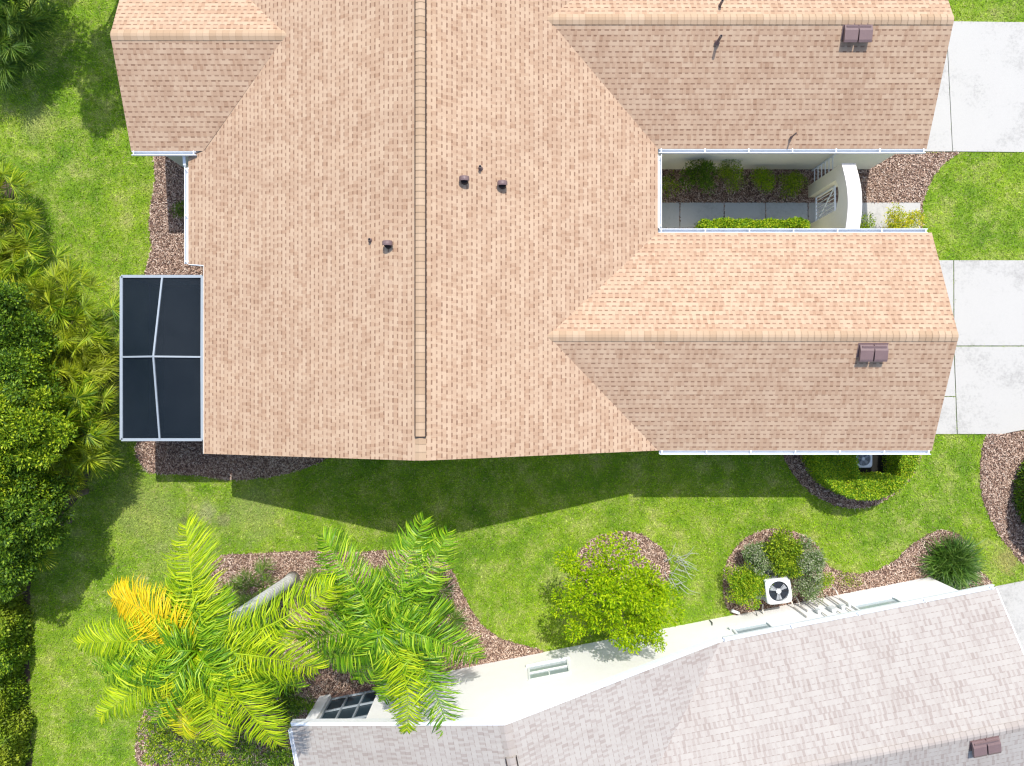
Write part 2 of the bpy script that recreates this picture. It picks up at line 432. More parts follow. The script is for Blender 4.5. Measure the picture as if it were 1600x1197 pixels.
def gutter(parent, T, a, b, o, hang=1.05, name='gutter'):
    a = Vector(a); b = Vector(b); o = Vector(o); m = MB(); m.prism(GP, a, b, o)
    g = m.build(name, M['gutter'], parent, T=T)
    L = (b-a).length; d = (b-a)/L; k = max(1, int(L/hang))
    for i in range(k+1):
        h = MB()
        p = a+d*(.06+(L-.12)*i/k)
        h.bar(p+Vector((0, 0, .0))-o*.01, p+o*.098+Vector((0, 0, .0)), .03, .008)
        h.build('gutter_hanger', M['white_metal'], g, T=T)
    return g
def board(parent, T, a, b, o, w=.03, drop=.17, top=-.004, mat=None, name='fascia'):
    m = MB(); m.prism([(0, top), (0, -drop), (w, -drop), (w, top)], a, b, o)
    return m.build(name, mat or M['trim'], parent, T=T)
I4 = Matrix()
EH = 2.6                                            # eave height

# ---- house A: tan roof
A = empty('house', (-2.1, 5.0, 0), 'cream duplex house with the large tan shingle roof and long central ridge', 'house')
XR, XL, XE = -2.108, -8.12, 3.84; HR = 4.94; pit = (HR-EH)/(XE-XR)
YT = 16.0
ysR = at(657, 720, HR).y; ysL = at(318, 709, EH).y; ysE = at(0, 704, EH).y
Yr1 = at(0, 525, 3.76).y; hw = 3.76; Yn1 = at(0, 363.5, EH).y; Yn2 = at(0, 232.5, EH).y; Yr2 = at(0, 29, 3.76).y; Yn3 = 2*Yr2-Yn2
XG1 = at(1456, 0, EH).x; XG1r = at(1498, 0, hw).x; XG2 = at(1448, 0, EH).x; XG2r = at(1491, 0, hw).x
xv = XE-(hw-EH)/pit
XL2 = -8.61; HL2 = EH-(XL-XL2)*pit
hl = 3.575; YrL = at(0, 54, hl).y; YnL = at(0, 236, EH).y; XGL = at(205, 0, EH).x; YnL2 = 2*YrL-YnL
xvl = XL+(hl-EH)/pit
yj = at(0, 416, HL2).y
polys = [
 ([(XR, ysR, HR), (XE, ysE, EH), (xv, Yr1, hw), (XE, Yn1, EH), (XE, Yn2, EH), (xv, Yr2, hw), (XE, Yn3, EH), (XE, YT, EH), (XR, YT, HR)], (XE, 0, EH), (0, 1, 0)),
 ([(XR, YT, HR), (XL, YT, EH), (XL, YnL2, EH), (xvl, YrL, hl), (XL+.02, YnL, EH+.008), (XL2, YnL, HL2), (XL2, yj+.06, HL2), (XL, yj, EH), (XL, ysL, EH), (XR, ysR, HR)], (XL2, 0, HL2), (0, 1, 0)),
 ([(XE, ysE, EH), (XG1, ysE, EH), (XG1r, Yr1, hw), (xv, Yr1, hw)], (XE, ysE, EH), (1, 0, 0)),
 ([(XG1, Yn1, EH), (XE, Yn1, EH), (xv, Yr1, hw), (XG1r, Yr1, hw)], (XE, Yn1, EH), (1, 0, 0)),
 ([(XE, Yn2, EH), (XG2, Yn2, EH), (XG2r, Yr2, hw), (xv, Yr2, hw)], (XE, Yn2, EH), (1, 0, 0)),
 ([(XG2, Yn3, EH), (XE, Yn3, EH), (xv, Yr2, hw), (XG2r, Yr2, hw)], (XE, Yn3, EH), (1, 0, 0)),
 ([(XGL, YnL, EH), (XL, YnL, EH), (xvl, YrL, hl), (XGL, YrL, hl)], (XL, YnL, EH), (1, 0, 0)),
 ([(XL, YnL2, EH), (XGL, YnL2, EH), (XGL, YrL, hl), (xvl, YrL, hl)], (XL, YnL2, EH), (1, 0, 0)),
]
roofA = roof_parts(A, I4, polys, M['roofA'], M['capA'])
yv = at(0, 682, HR).y
cap_strip('ridge_cap', (XR, ysR+.005, HR), (XR, yv, HR), .13, pit, M['capA'], roofA, I4, .012)
rv = cap_strip('ridge_vent', (XR, yv, HR), (XR, YT, HR), .125, pit, M['capA'], roofA, I4, .055)
m = MB(); 
for sg in (-1, 1):
    m.prism([(0, .03), (0, -.12), (.022, -.12), (.022, .03)], (XR+sg*.112, yv+.01, HR+.01), (XR+sg*.112, YT, HR+.01), (sg, 0, 0))
m.box(XR-.12, XR+.12, yv-.02, yv-.002, HR-.03, HR+.035)
m.build('vent_slot', M['dark'], roofA)
cap_strip('ridge_cap', (xv-.05, Yr1, hw), (XG1r-.003, Yr1, hw), .13, pit, M['capA'], roofA, I4)
cap_strip('ridge_cap', (xv-.05, Yr2, hw), (XG2r-.003, Yr2, hw), .13, pit, M['capA'], roofA, I4)
cap_strip('ridge_cap', (XGL+.003, YrL, hl), (xvl+.05, YrL, hl), .13, pit, M['capA'], roofA, I4)
# fascia boards under the rakes
def rake(a, b, o): board(A, I4, a, b, o, .02, .15, -.015, M['capA'] if False else M['soffit'])
rake((XL, ysL+.03, EH), (XR, ysR+.03, HR), (0, -1, 0)); rake((XR, ysR+.03, HR), (XE, ysE+.03, EH), (0, -1, 0))
rake((XG1-.03, ysE, EH), (XG1r-.03, Yr1, hw), (1, 0, 0)); rake((XG1r-.03, Yr1, hw), (XG1-.03, Yn1, EH), (1, 0, 0))
rake((XG2-.03, Yn2, EH), (XG2r-.03, Yr2, hw), (1, 0, 0)); rake((XG2r-.03, Yr2, hw), (XG2-.03, Yn3, EH), (1, 0, 0))
rake((XGL+.03, YnL, EH), (XGL+.03, YrL, hl), (-1, 0, 0)); rake((XGL+.03, YrL, hl), (XGL+.03, YnL2, EH), (-1, 0, 0))
board(A, I4, (XL2, yj+.06, HL2), (XL, yj, EH), (0, -1, 0), .02, .16)
board(A, I4, (XL, yj, EH), (XL, ysL, EH), (-1, 0, 0), .02, .16, -.015, M['soffit'])
# gutters
gutter(A, I4, (XE+.05, ysE-.003, EH), (XG1-.02, ysE-.003, EH), (0, -1, 0), 1.1)
gutter(A, I4, (XE+.03, Yn1+.003, EH), (XG1-.1, Yn1+.003, EH), (0, 1, 0), 1.1)
gutter(A, I4, (XE+.03, Yn2-.003, EH), (XG2-.02, Yn2-.003, EH), (0, -1, 0), 1.1)
gutter(A, I4, (XE+.003, Yn1+.14, EH-.01), (XE+.003, Yn2-.14, EH-.01), (1, 0, 0), 1.1)
gutter(A, I4, (XGL, YnL-.003, EH), (at(306, 0, EH).x, YnL-.003, EH), (0, -1, 0), .9)
gutter(A, I4, (XL2-.003, yj+.07, HL2-.0), (XL2-.003, YnL-.35, HL2-.0), (-1, 0, 0), 1.2)
# downspout at the corner of the west wing
m = MB(); m.bar(at(288, 243, 2.42), at(289, 258, 2.3), .075, .06); m.bar(at(289, 258, 2.3), at(291, 262, 2.2), .075, .06)
m.bar(at(291, 262, 2.2), Vector((at(291, 262, 2.2).x, at(291, 262, 2.2).y, .1)), .075, .06); m.build('downspout', M['white_metal'], A)
# walls (butted volumes; gables as slabs)
m = MB()
m.box(XL+.35, XE-.33, ysL+.33, YT-.3, 0, EH-.09); m.box(XL2+.33, XL+.345, yj+.4, YnL+.3, 0, HL2-.06)
m.box(XE-.325, XG1-.35, ysE+.33, Yn1-.35, 0, EH-.09); m.box(XE-.325, at(1358, 0).x, at(0, 265).y, Yn3-.35, 0, EH-.09)
m.box(at(293, 0).x, XL+.345, at(0, 266).y, YnL2-.35, 0, EH-.09)
def tri(m, a, b, c, n):
    n = Vector(n)*.1; vs = [Vector(p) for p in (a, b, c)]; vs += [v-n for v in vs]
    m.add(vs, [(0,1,2),(5,4,3),(0,3,4,1),(1,4,5,2),(2,5,3,0)])
tri(m, (XL+.6, ysL+.33, EH-.09), (XE-.6, ysL+.33, EH-.09), (XR, ysL+.33, HR-.18), (0, -1, 0))
tri(m, (XG1-.35, ysE+.5, EH-.09), (XG1-.35, Yn1-.5, EH-.09), (XG1-.35, Yr1, hw-.18), (1, 0, 0))
tri(m, (at(1358, 0).x, Yn2+.5, EH-.09), (at(1358, 0).x, Yn3-.5, EH-.09), (at(1358, 0).x, Yr2, hw-.18), (1, 0, 0))
tri(m, (at(293, 0).x, YnL+.5, EH-.09), (at(293, 0).x, YnL2-.5, EH-.09), (at(293, 0).x, YrL, hl-.18), (-1, 0, 0))
m.build('wall', M['wallA'], A)
for (yc, xg) in ((Yr1, XG1-.35), (Yr2, at(1358, 0).x)):
    m = MB(); m.box(xg, xg+.04, yc-2.1, yc+2.1, .02, 2.1); g = m.build('garage_door', M['white_metal'], A)
    m = MB()
    for k in range(1, 4): m.box(xg+.04, xg+.045, yc-2.08, yc+2.08, .02+k*.52-.012, .02+k*.52+.012)
    m.build('panel_joint', M['soffit'], g)

def slope_frame(p, down):
    """matrix with -Y pointing down the slope, Z off the slope"""
    z = Vector(down); z = Vector((down[0]*pit, down[1]*pit, 1)).normalized()
    y = Vector((-down[0], -down[1], 0)); y = (y - z*y.dot(z)).normalized(); x = y.cross(z)
    Mx = Matrix((x, y, z)).transposed().to_4x4(); Mx.translation = Vector(p); return Mx
def roof_z_plan(X, Y, kind): ...
def box_vent(p, down, parent, label):
    Mx = slope_frame(p, down); m = MB()
    root = None
    for k, s in enumerate((-.18, .18)):
        h = MB()
        w = .162; 
        prof = [(.2, .01), (.2, .05), (.08, .13), (-.14, .17), (-.2, .16), (-.2, .11)]
        vs = [Mx @ Vector((s+sx*w, y, z)) for sx in (-1, 1) for (y, z) in prof]
        n = len(prof); fs = [tuple(range(n)), tuple(range(2*n-1, n-1, -1))]+[(i, (i+1) % n, n+(i+1) % n, n+i) for i in range(n)]
        h.add(vs, fs)
        if root is None:
            fl = MB(); fl.box(-.37, .37, -.14, .24, .002, .012, Mx); fl.box(-.3, .3, -.12, .18, .012, .1, Mx)
            root = fl.build('roof_vent', M['vent'], parent, label=label)
        h.build('vent_hood', M['vent'], root)
def hood_vent(p, down, parent, label, spin=0):
    p = Vector(p); m = MB(); n = 14; r = .115; vs = []; fs = []
    
    # upright collar, then a half-drum hood open towards the down side of the picture
    m.tube([p-Vector((0, 0, .06)), p+Vector((0, 0, .13))], .09, 14)
    root = m.build('round_vent', M['dark'], parent, label=label)
    m = MB(); vs = []
    for j, (yy, rr, z0) in enumerate(((.075, .11, .13), (.05, .12, .15), (-.01, .122, .15), (-.045, .118, .145))):
        for k in range(n+1):
            a = math.pi*k/n
            vs.append(p+Vector((math.cos(a)*rr, yy, z0+math.sin(a)*rr*.9)))
    for j in range(3):
        for k in range(n): fs.append((j*(n+1)+k, j*(n+1)+k+1, (j+1)*(n+1)+k+1, (j+1)*(n+1)+k))
    fs.append(tuple(range(n+1))); m.add(vs, fs)
    m.build('vent_hood', M['vent'], root, smooth=False)
def pipe_vent(px, py, hgt, zr, parent, label, r=.032):
    p = at(px, py, zr+hgt); m = MB(); m.tube([(p.x, p.y, zr-.05), (p.x, p.y, zr+hgt)], r, 12)
    root = m.build('vent_pipe', M['pipe'], parent, label=label)
    m = MB(); m.tube([(p.x, p.y, zr+hgt), (p.x, p.y, zr+hgt+.003)], r*.75, 12); m.build('pipe_bore', M['hole'], root)
    m = MB(); m.tube([(p.x, p.y, zr-.03), (p.x, p.y, zr+.06)], [r*2.0, r*1.15], 12); m.build('pipe_boot', M['vent'], root)
def on_main(px, py, right=True):
    # iterate for height on the main slope
    h = 4.0
    for _ in range(20):
        p = at(px, py, h); h = HR-abs(p.x-XR)*pit
    return at(px, py, h)
def on_wing(px, py, Yr):
    h = 3.4
    for _ in range(20):
        p = at(px, py, h); h = hw-abs(p.y-Yr)*pit
    return at(px, py, h)
hood_vent(on_main(726, 283), (1, 0), roofA, 'round brown hooded vent just right of the central ridge')
hood_vent(on_main(785, 290), (1, 0), roofA, 'round brown hooded vent farther right of the central ridge')
hood_vent(on_main(607, 383), (-1, 0), roofA, 'round brown hooded vent left of the central ridge')
for (px, py, hg, f, lb) in ((750, 260, .16, 'm', 'short vent pipe between the two right hand round vents'), (577, 374, .14, 'm', 'short vent pipe left of the ridge'),
                            (1127, 56, .32, 'u', 'vent pipe near the ridge of the upper garage wing'), (1244, 208, .3, 'u', 'thin vent pipe low on the upper garage wing'), (1129, 1, .3, 'u', 'vent pipe at the top edge of the photo')):
    q = on_main(px, py) if f == 'm' else on_wing(px, py, Yr2)
    pipe_vent(px, py, hg, q.z, roofA, lb, .035 if px != 1244 else .02)
box_vent(on_wing(1338, 53, Yr2), (0, -1), roofA, 'brown double box vent below the upper wing ridge')
box_vent(on_wing(1362, 550, Yr1), (0, -1), roofA, 'brown double box vent below the lower wing ridge')

# ---- screened cage of house A
cg = empty('screen_enclosure', at(250, 560), 'dark screened lanai cage with pale grey frame on the west side', 'screen enclosure')
ch = 2.38
ca, cb, cc, cd = at(191, 432, ch), at(317, 432, ch), at(316, 687, ch), at(189, 687, ch)
xl = (ca.x+cd.x)/2; xr = (cb.x+cc.x)/2; yt = (ca.y+cb.y)/2; yb = (cc.y+cd.y)/2
ca, cb, cc, cd = Vector((xl, yt, ch)), Vector((xr, yt, ch)), Vector((xr, yb, ch)), Vector((xl, yb, ch))
apx = at(240, 557, ch+.38); e1 = at(254, 432, ch); e1.y = yt; e2 = at(250, 687, ch); e2.y = yb; ml = Vector((xl, apx.y, ch)); mr = Vector((xr, apx.y, ch+.02))
m = MB()
for a, b in ((ca, e1), (e1, cb), (cb, mr), (mr, cc), (cc, e2), (e2, cd), (cd, ml), (ml, ca)): m.bar(a, b, .075, .05)
m.build('top_frame', M['alu'], cg)
m = MB()
for a, b in ((e1, apx), (e2, apx), (ml, apx), (mr, apx)): m.bar(a, b, .045, .05)
m.build('roof_beam', M['alu'], cg)
for q in ((ca, e1, apx, ml), (e1, cb, mr, apx), (ml, apx, e2, cd), (apx, mr, cc, e2)):
    k = 8; gv = []; gf = []
    for i in range(k+1):
        for j in range(k+1): gv.append(q[0].lerp(q[1], i/k).lerp(q[3].lerp(q[2], i/k), j/k)-Vector((0, 0, .012)))
    for i in range(k):
        for j in range(k): gf.append((i*(k+1)+j, (i+1)*(k+1)+j, (i+1)*(k+1)+j+1, i*(k+1)+j+1))
    obj('roof_screen', gv, gf, M['screen'], cg, smooth=True)
for p in (ca, ml, cd, e2, Vector((xr, yb, ch)), e1, cb):
    m = MB(); m.bar((p.x, p.y, 0), (p.x, p.y, ch-.025), .05); m.build('post', M['alu'], cg)
for a, b in ((ca, cd), (cd, cc), (ca, cb)):
    m = MB(); m.bar((a.x, a.y, .9), (b.x, b.y, .9), .03, .05); m.build('rail', M['alu'], cg)
    obj('side_screen', [(a.x, a.y, .05), (b.x, b.y, .05), (b.x, b.y, ch-.03), (a.x, a.y, ch-.03)], [(0, 1, 2, 3)], M['screen'], cg)
m = MB(); m.box(xl, xr+.15, yb, yt, .005, .06); struct(m.build('patio', M['patio']))

# ---- house B: pale roof, turned 11 degrees
BL = at(455, 1134, EH); BR = at(1125, 1003, EH)
bx = (BR-BL); ang = math.atan2(bx.y, bx.x); mid = (BL+BR)/2; half = bx.length/2
TB = Matrix.Translation((mid.x, mid.y, 0)) @ Matrix.Rotation(ang, 4, 'Z'); TBi = TB.inverted()
Bh = empty('house', tuple(TB @ Vector((0, -5, 0))), 'white stucco house with the pale grey mottled shingle roof at lower right', 'house', rz=ang)
HB = EH+half*pit; wl = (TBi @ at(1556, 917, EH)).x; wy = -.02
xvB = half-(hw-EH)/pit; YB = -16
polysB = [
 ([(0, 0, HB), (0, YB, HB), (half, YB, EH), (half, -6, EH), (xvB, -3, hw), (half, wy, EH)], (half, 0, EH), (0, -1, 0)),
 ([(0, YB, HB), (0, 0, HB), (-half, 0, EH), (-half, YB, EH)], (-half, 0, EH), (0, -1, 0)),
 ([(wl, wy, EH), (half, wy, EH), (xvB, -3, hw), (wl, -3, hw)], (half, wy, EH), (1, 0, 0)),
 ([(half, -6, EH), (wl, -6, EH), (wl, -3, hw), (xvB, -3, hw)], (half, -6, EH), (1, 0, 0)),
]
roofB = roof_parts(Bh, TB, polysB, M['roofB'], M['capB'])
cap_strip('ridge_cap', (0, -.005, HB), (0, -.75, HB), .13, pit, M['capB'], roofB, TB)
cap_strip('ridge_vent', (0, -.75, HB), (0, YB, HB), .125, pit, M['capB'], roofB, TB, .055)
m = MB()
for sg in (-1, 1): m.prism([(0, .03), (0, -.12), (.022, -.12), (.022, .03)], (sg*.112, -.76, HB+.01), (sg*.112, YB, HB+.01), (sg, 0, 0))
m.build('vent_slot', M['dark'], roofB, T=TB)
cap_strip('ridge_cap', (xvB-.05, -3, hw), (wl-.003, -3, hw), .13, pit, M['capB'], roofB, TB)
for a, b in (((-half, .002, EH), (0, .002, HB)), ((0, .002, HB), (half, .002, EH))):
    board(Bh, TB, a, b, (0, 1, 0), .085, .2, .012)
board(Bh, TB, (wl, wy, EH), (wl, -3, hw), (1, 0, 0), .03, .16, .0); board(Bh, TB, (wl, -3, hw), (wl, -6, EH), (1, 0, 0), .03, .16, .0)
gutter(Bh, TB, (half+.1, wy+.003, EH), (wl-.02, wy+.003, EH), (0, 1, 0), 1.6)
gutter(Bh, TB, (-half-.003, -.1, EH), (-half-.003, YB, EH), (-1, 0, 0), 1.6)
WY = -.36; BX0 = -half-.02; BX1 = (TBi @ at(1452, 904)).x
def on_wall(px, py):
    a = TBi @ at(px, py, 0); b = TBi @ at(px, py, 1); h = (WY-a.y)/(b.y-a.y); q = a+(b-a)*h
    return q.x, h
for nm, pp in dict(W1=((828,1045),(884,1037),(828,1063),(889,1053)), W2=((1147,985),(1184,975),(1160,994),(1195,985)), W3=((1336,950),(1385,937),(1350,957),(1400,945)), LAN=((515,1083),(577,1073),(597,1075),(487,1131),(583,1116)), L0=((492,1087),(466,1131)), B0=((1037,986),(1178,958),(1302,932),(1460,904))).items():
    print(nm, [tuple(round(c, 2) for c in on_wall(*p)) for p in pp], 'half', half)
LX0, LX1 = on_wall(515, 1083)[0]+.05, on_wall(594, 1072)[0]
# wall with the lanai opening
m = MB()
zt = EH-.1
m.box(BX0+.0, LX0, YB+.3, WY, 0, zt); m.box(LX0, LX1, YB+.3, WY-.5, 0, zt); m.box(LX0, LX1, WY-.495, WY, 2.25, zt)
m.box(LX1, half-.3, YB+.3, WY, 0, zt); m.box(half-.3, BX1, -5.6, WY, 0, zt)
tri(m, (half-.8, WY, zt), (-half+.8, WY, zt), (0, WY, HB-.2), (0, 1, 0))
tri(m, (BX1, -5.4, zt), (BX1, WY-.3, zt), (BX1, -3, hw-.2), (1, 0, 0))
m.build('wall', M['wallB'], Bh, T=TB)
m = MB(); m.box(LX0, LX1, WY-.2, WY-.18, .1, 2.25)
lan = m.build('lanai_window', M['darkglass'], Bh, T=TB)
m = MB(); nW = 3
for k in range(nW+1):
    x = LX0+(LX1-LX0)*k/nW; m.box(x-.025, x+.025, WY-.175, WY-.12, .02, 2.25)
for z in (.05, .85, 1.7, 2.2): m.box(LX0, LX1, WY-.172, WY-.125, z-.025, z+.025)
m.build('window_frame', M['alu'], lan, T=TB)
def window(x0, x1, z0, z1):
    m = MB(); m.box(x0, x1, WY+.005, WY+.015, z0, z1); w = m.build('window', M['glass'], Bh, T=TB)
    m = MB(); t = .05
    m.box(x0-t, x1+t, WY+.001, WY+.06, z1, z1+t); m.box(x0-t, x0, WY+.001, WY+.06, z0, z1); m.box(x1, x1+t, WY+.001, WY+.06, z0, z1)
    m.box(x0, x1, WY+.015, WY+.05, (z0+z1)/2-.02, (z0+z1)/2+.02); m.box((x0+x1)/2-.015, (x0+x1)/2+.015, WY+.015, WY+.04, (z0+z1)/2+.02, z1)
    m.build('frame', M['white_metal'], w, T=TB)
    m = MB(); m.box(x0-.1, x1+.1, WY+.001, WY+.09, z0-.07, z0); m.build('sill', M['white_metal'], w, T=TB)
wx0 = on_wall(828, 1045)[0]; wx1 = on_wall(886, 1037)[0]; zb = on_wall(828, 1046)[1]; ztp = on_wall(888, 1053)[1]
window(wx0, wx1, .95, 1.85)
wx = on_wall(1147, 985)[0]; wz = on_wall(1147, 985)[1]; window(wx, wx+.95, 1.1, 2.1)
wx = on_wall(1336, 950)[0]; window(wx, wx+1.15, 1.1, 2.1)
box_vent(Vector((TB @ Vector((0,0,0)))), (0, -1), roofB, 'x') if False else None
def on_B(px, py):
    h = 3.5
    for _ in range(25):
        l = TBi @ at(px, py, h); h = hw-abs(l.y+3)*pit
    return at(px, py, h)
dn = (TB.to_3x3() @ Vector((0, -1, 0)))
box_vent(on_B(1537, 1163), (dn.x, dn.y), roofB, 'brown double box vent on the pale roof')
# services on the north wall of house B
def wp(px, py, off=.05):
    x, h = on_wall(px, py); return Vector((x, WY+off, h))
svc = [((1262, 945), .12, .2), ((1281, 940), .17, .3), ((1295, 936), .12, .2)]
for i, ((px, py), w, hh) in enumerate(svc):
    q = on_wall(px, py); m = MB(); m.bevbox(q[0]-w/2, q[0]+w/2, WY+.001, WY+.11, 1.0, 1.0+hh, .015)
    b = m.build('meter_box', M['acbody'], Bh, T=TB)
    m = MB(); m.tube([(q[0], WY+.06, .05), (q[0], WY+.06, 1.0)], .025, 8); m.tube([(q[0]+.05, WY+.05, 1.0+hh), (q[0]+.05, WY+.05, 2.4)], .018, 8)
    m.build('conduit', M['cable'], b, T=TB)
for (px, py, ztop) in ((1240, 950, 1.3), (1250, 948, .9), (1308, 934, 1.5), (1270, 943, .7)):
    x = on_wall(px, py)[0]; m = MB(); m.tube([(x, WY+.25, .03), (x, WY+.22, .25), (x, WY+.04, .4), (x+.02, WY+.04, ztop)], .02, 8)
    m.build('conduit', M['cable'], Bh, T=TB)
x = on_wall(1113, 975)[0]; m = MB(); m.tube([(x, WY+.02, .1), (x+.01, WY+.03, .35), (x-.04, WY+.02, .5)], .014, 6); m.build('conduit', M['black'], Bh, T=TB)

# ------------------------------------------------------------------ ground, beds and paving
def smooth_poly(pts, n=6, jit=0.0, seed=1, closed=True):
    r = random.Random(seed); P = [Vector((p[0], p[1], 0)) for p in pts]; out = []
    N = len(P)
    for i in range(N):
        p0, p1, p2, p3 = P[(i-1) % N], P[i], P[(i+1) % N], P[(i+2) % N]
        for k in range(n):
            t = k/n
            q = .5*((2*p1)+(p2-p0)*t+(2*p0-5*p1+4*p2-p3)*t*t+(3*p1-p0-3*p2+p3)*t**3)
            out.append(q+Vector((r.gauss(0, jit), r.gauss(0, jit), 0)))
    return out
def gpoly(pxs, **kw): 
    return smooth_poly([at(*p)[:2] for p in pxs], **kw)
def raw(pxs): return [at(*p) for p in pxs]
def sheet(name, poly, z, mat, thick=0):
    n = len(poly); vs = [(p.x, p.y, z) for p in poly]; fs = [tuple(range(n))]
    if thick:
        vs += [(p.x, p.y, z-thick) for p in poly]; fs += [(i, n+i, n+(i+1) % n, (i+1) % n) for i in range(n)]
    o = obj(name, vs, fs, mat)
    # orientation upward
    if o.data.polygons[0].normal.z < 0: o.data.flip_normals()
    return o
g = obj('lawn', [(-300, -300, 0), (300, -300, 0), (300, 300, 0), (-300, 300, 0)], [(0, 1, 2, 3)], M['lawn']); struct(g)
beds = [
 [(248, 235), (243, 275), (240, 300), (233, 345), (237, 390), (233, 436), (335, 436), (335, 235)],
 [(216, 685), (212, 705), (222, 728), (242, 740), (300, 742), (365, 750), (430, 744), (480, 730), (510, 716), (540, 690), (540, 670), (216, 670)],
 [(334, 876), (400, 865), (480, 861), (560, 862), (640, 860), (688, 872), (705, 890), (727, 935), (745, 965), (770, 990), (800, 1003), (845, 1016), (848, 1030), (740, 1050), (600, 1078), (500, 1098), (440, 1085), (380, 1060), (340, 1030), (342, 960)],
 [(898, 882), (915, 850), (945, 834), (985, 831), (1015, 842), (1038, 862), (1046, 890), (1035, 920), (1000, 938), (950, 938), (912, 915)],
 [(1130, 920), (1133, 885), (1150, 855), (1178, 833), (1215, 826), (1250, 834), (1275, 852), (1292, 882), (1322, 894), (1360, 893), (1398, 875), (1428, 848), (1468, 829), (1500, 838), (1518, 862), (1530, 890), (1550, 915), (1520, 935), (1452, 915), (1300, 942), (1178, 968), (1140, 955)],
 [(1215, 690), (1228, 722), (1250, 755), (1280, 778), (1315, 792), (1350, 793), (1385, 780), (1420, 750), (1440, 700), (1440, 680), (1215, 680)],
 [(1541, 680), (1534, 705), (1531, 745), (1537, 785), (1555, 825), (1580, 860), (1610, 885), (1700, 900), (1700, 655), (1600, 672), (1560, 678)],
 [(228, 1215), (212, 1180), (216, 1140), (232, 1100), (262, 1060), (330, 1040), (400, 1050), (450, 1090), (480, 1110), (470, 1260), (240, 1260)],
]
bedpolys = [gpoly(b, n=10, jit=.012, seed=i+3) for i, b in enumerate(beds)]
bedpolys.append(raw([(1020, 255), (1480, 238), (1500, 238), (1478, 252), (1458, 275), (1446, 300), (1441, 318), (1441, 358), (1020, 380)]))
for i, bp in enumerate(bedpolys):
    struct(sheet('mulch_bed', bp, .006+.0006*i, M['mulch']))
soilp = gpoly([(-400, 265), (-10, 275), (25, 330), (80, 420), (130, 480), (172, 560), (178, 640), (155, 720), (118, 780), (62, 850), (50, 900), (48, 1000), (45, 1100), (50, 1210), (50, 1400), (-400, 1400)], n=8, jit=.03, seed=2)
struct(sheet('soil', soilp, .004, M['soil']))
slabs = []
cp = gpoly([(1318, 690), (1392, 690), (1392, 735), (1318, 735)], n=3); struct(sheet('soil', cp, .04, M['hedge_shade'])); slabs.append(cp)  # dark sheet paints the deep shade inside the hedge gap, no real soil
def slab(name, pts, mat, top=.03):
    p = [at(*q) for q in pts]; slabs.append(p); struct(sheet(name, p, top, mat, .06))
# upper driveway
slab('driveway', [(1400, 34), (1477, 34), (1487, 237), (1400, 237)], M['concrete'])
slab('driveway', [(1478, 34), (1720, 37), (1720, 239), (1488, 237)], M['concrete'])
# lower driveway
slab('driveway', [(1380, 407), (1488.5, 407), (1489, 540), (1380, 540)], M['concrete'])
slab('driveway', [(1380, 541.5), (1489, 541.5), (1492, 619), (1380, 619)], M['concrete'])
slab('driveway', [(1380, 620.2), (1492, 620.2), (1494, 678), (1380, 678)], M['concrete'])
slab('driveway', [(1490, 407), (1720, 407), (1720, 540), (1490.3, 540)], M['concrete'])
slab('driveway', [(1490.3, 541.5), (1720, 541.5), (1720, 655), (1600, 671), (1565, 678), (1495.5, 678)], M['concrete'])
xs = [1020, 1062, 1131, 1196, 1262, 1343, 1438]
for a, b in zip(xs[:-1], xs[1:]): slab('path', [(a+.5, 317), (b-.6, 317), (b-.6, 357), (a+.5, 357)], M['walk'] if b < 1340 else M['concrete'])
l0 = TBi @ at(1558, 917)
bd = [TB @ Vector(q) for q in ((BX1+.02, (TBi @ at(1580, 911)).y, 0), (BX1+8, (TBi @ at(1580, 911)).y, 0), (BX1+8, -6, 0), (BX1+.02, -6, 0))]
slabs.append(bd); struct(sheet('driveway', bd, .03, M['concrete'], .06))

def inside(poly, X, Y):
    res = np.zeros(X.shape, bool); n = len(poly)
    px = np.array([p.x for p in poly]); py = np.array([p.y for p in poly])
    j = n-1
    for i in range(n):
        c = ((py[i] > Y) != (py[j] > Y)) & (X < (px[j]-px[i])*(Y-py[i])/(py[j]-py[i]+1e-12)+px[i])
        res ^= c; j = i
    return res
def rect(x0, x1, y0, y1): return [Vector((x0, y0, 0)), Vector((x1, y0, 0)), Vector((x1, y1, 0)), Vector((x0, y1, 0))]
foot = [rect(XL+.3, XE, ysL+.3, 13), rect(XE-1, XG1-.35, ysE+.3, Yn1-.3), rect(XE-1, at(1358, 0).x, at(0, 265).y, 14), rect(at(293, 0).x, XL+1, at(0, 266).y, 14), rect(xl, xr+.2, yb, yt),
        [TB @ Vector(q) for q in ((BX0, WY, 0), (BX1, WY, 0), (BX1, -14, 0), (BX0, -14, 0))]]
# grass blades
N = 560000
X = rng.uniform(-16, 16.2, N); Y = rng.uniform(-12.2, 12.2, N)
keep = np.ones(N, bool)
for p in bedpolys+slabs+foot: keep &= ~inside(p, X, Y)
sin_ = inside(soilp, X, Y); keep &= (~sin_) | (rng.random(N) < .12)
X = X[keep]; Y = Y[keep]; n = len(X)
az = rng.uniform(0, 2*np.pi, n); ln = rng.uniform(.045, .11, n); lean = rng.uniform(.45, 1.3, n); w = rng.uniform(.006, .013, n)
bxv = np.stack([X, Y, np.zeros(n)], 1); d = np.stack([np.cos(az)*np.sin(lean), np.sin(az)*np.sin(lean), np.cos(lean)], 1)*ln[:, None]
tw = az+np.pi/2+rng.normal(0, .5, n)
s = np.stack([np.cos(tw), np.sin(tw), np.zeros(n)], 1)*w[:, None]
V = np.stack([bxv-s, bxv+s, bxv+d], 1)
o = nobj('grass', V, 3, M['blades']); struct(o, 'short mown green and straw coloured lawn grass', 'grass', 'stuff')
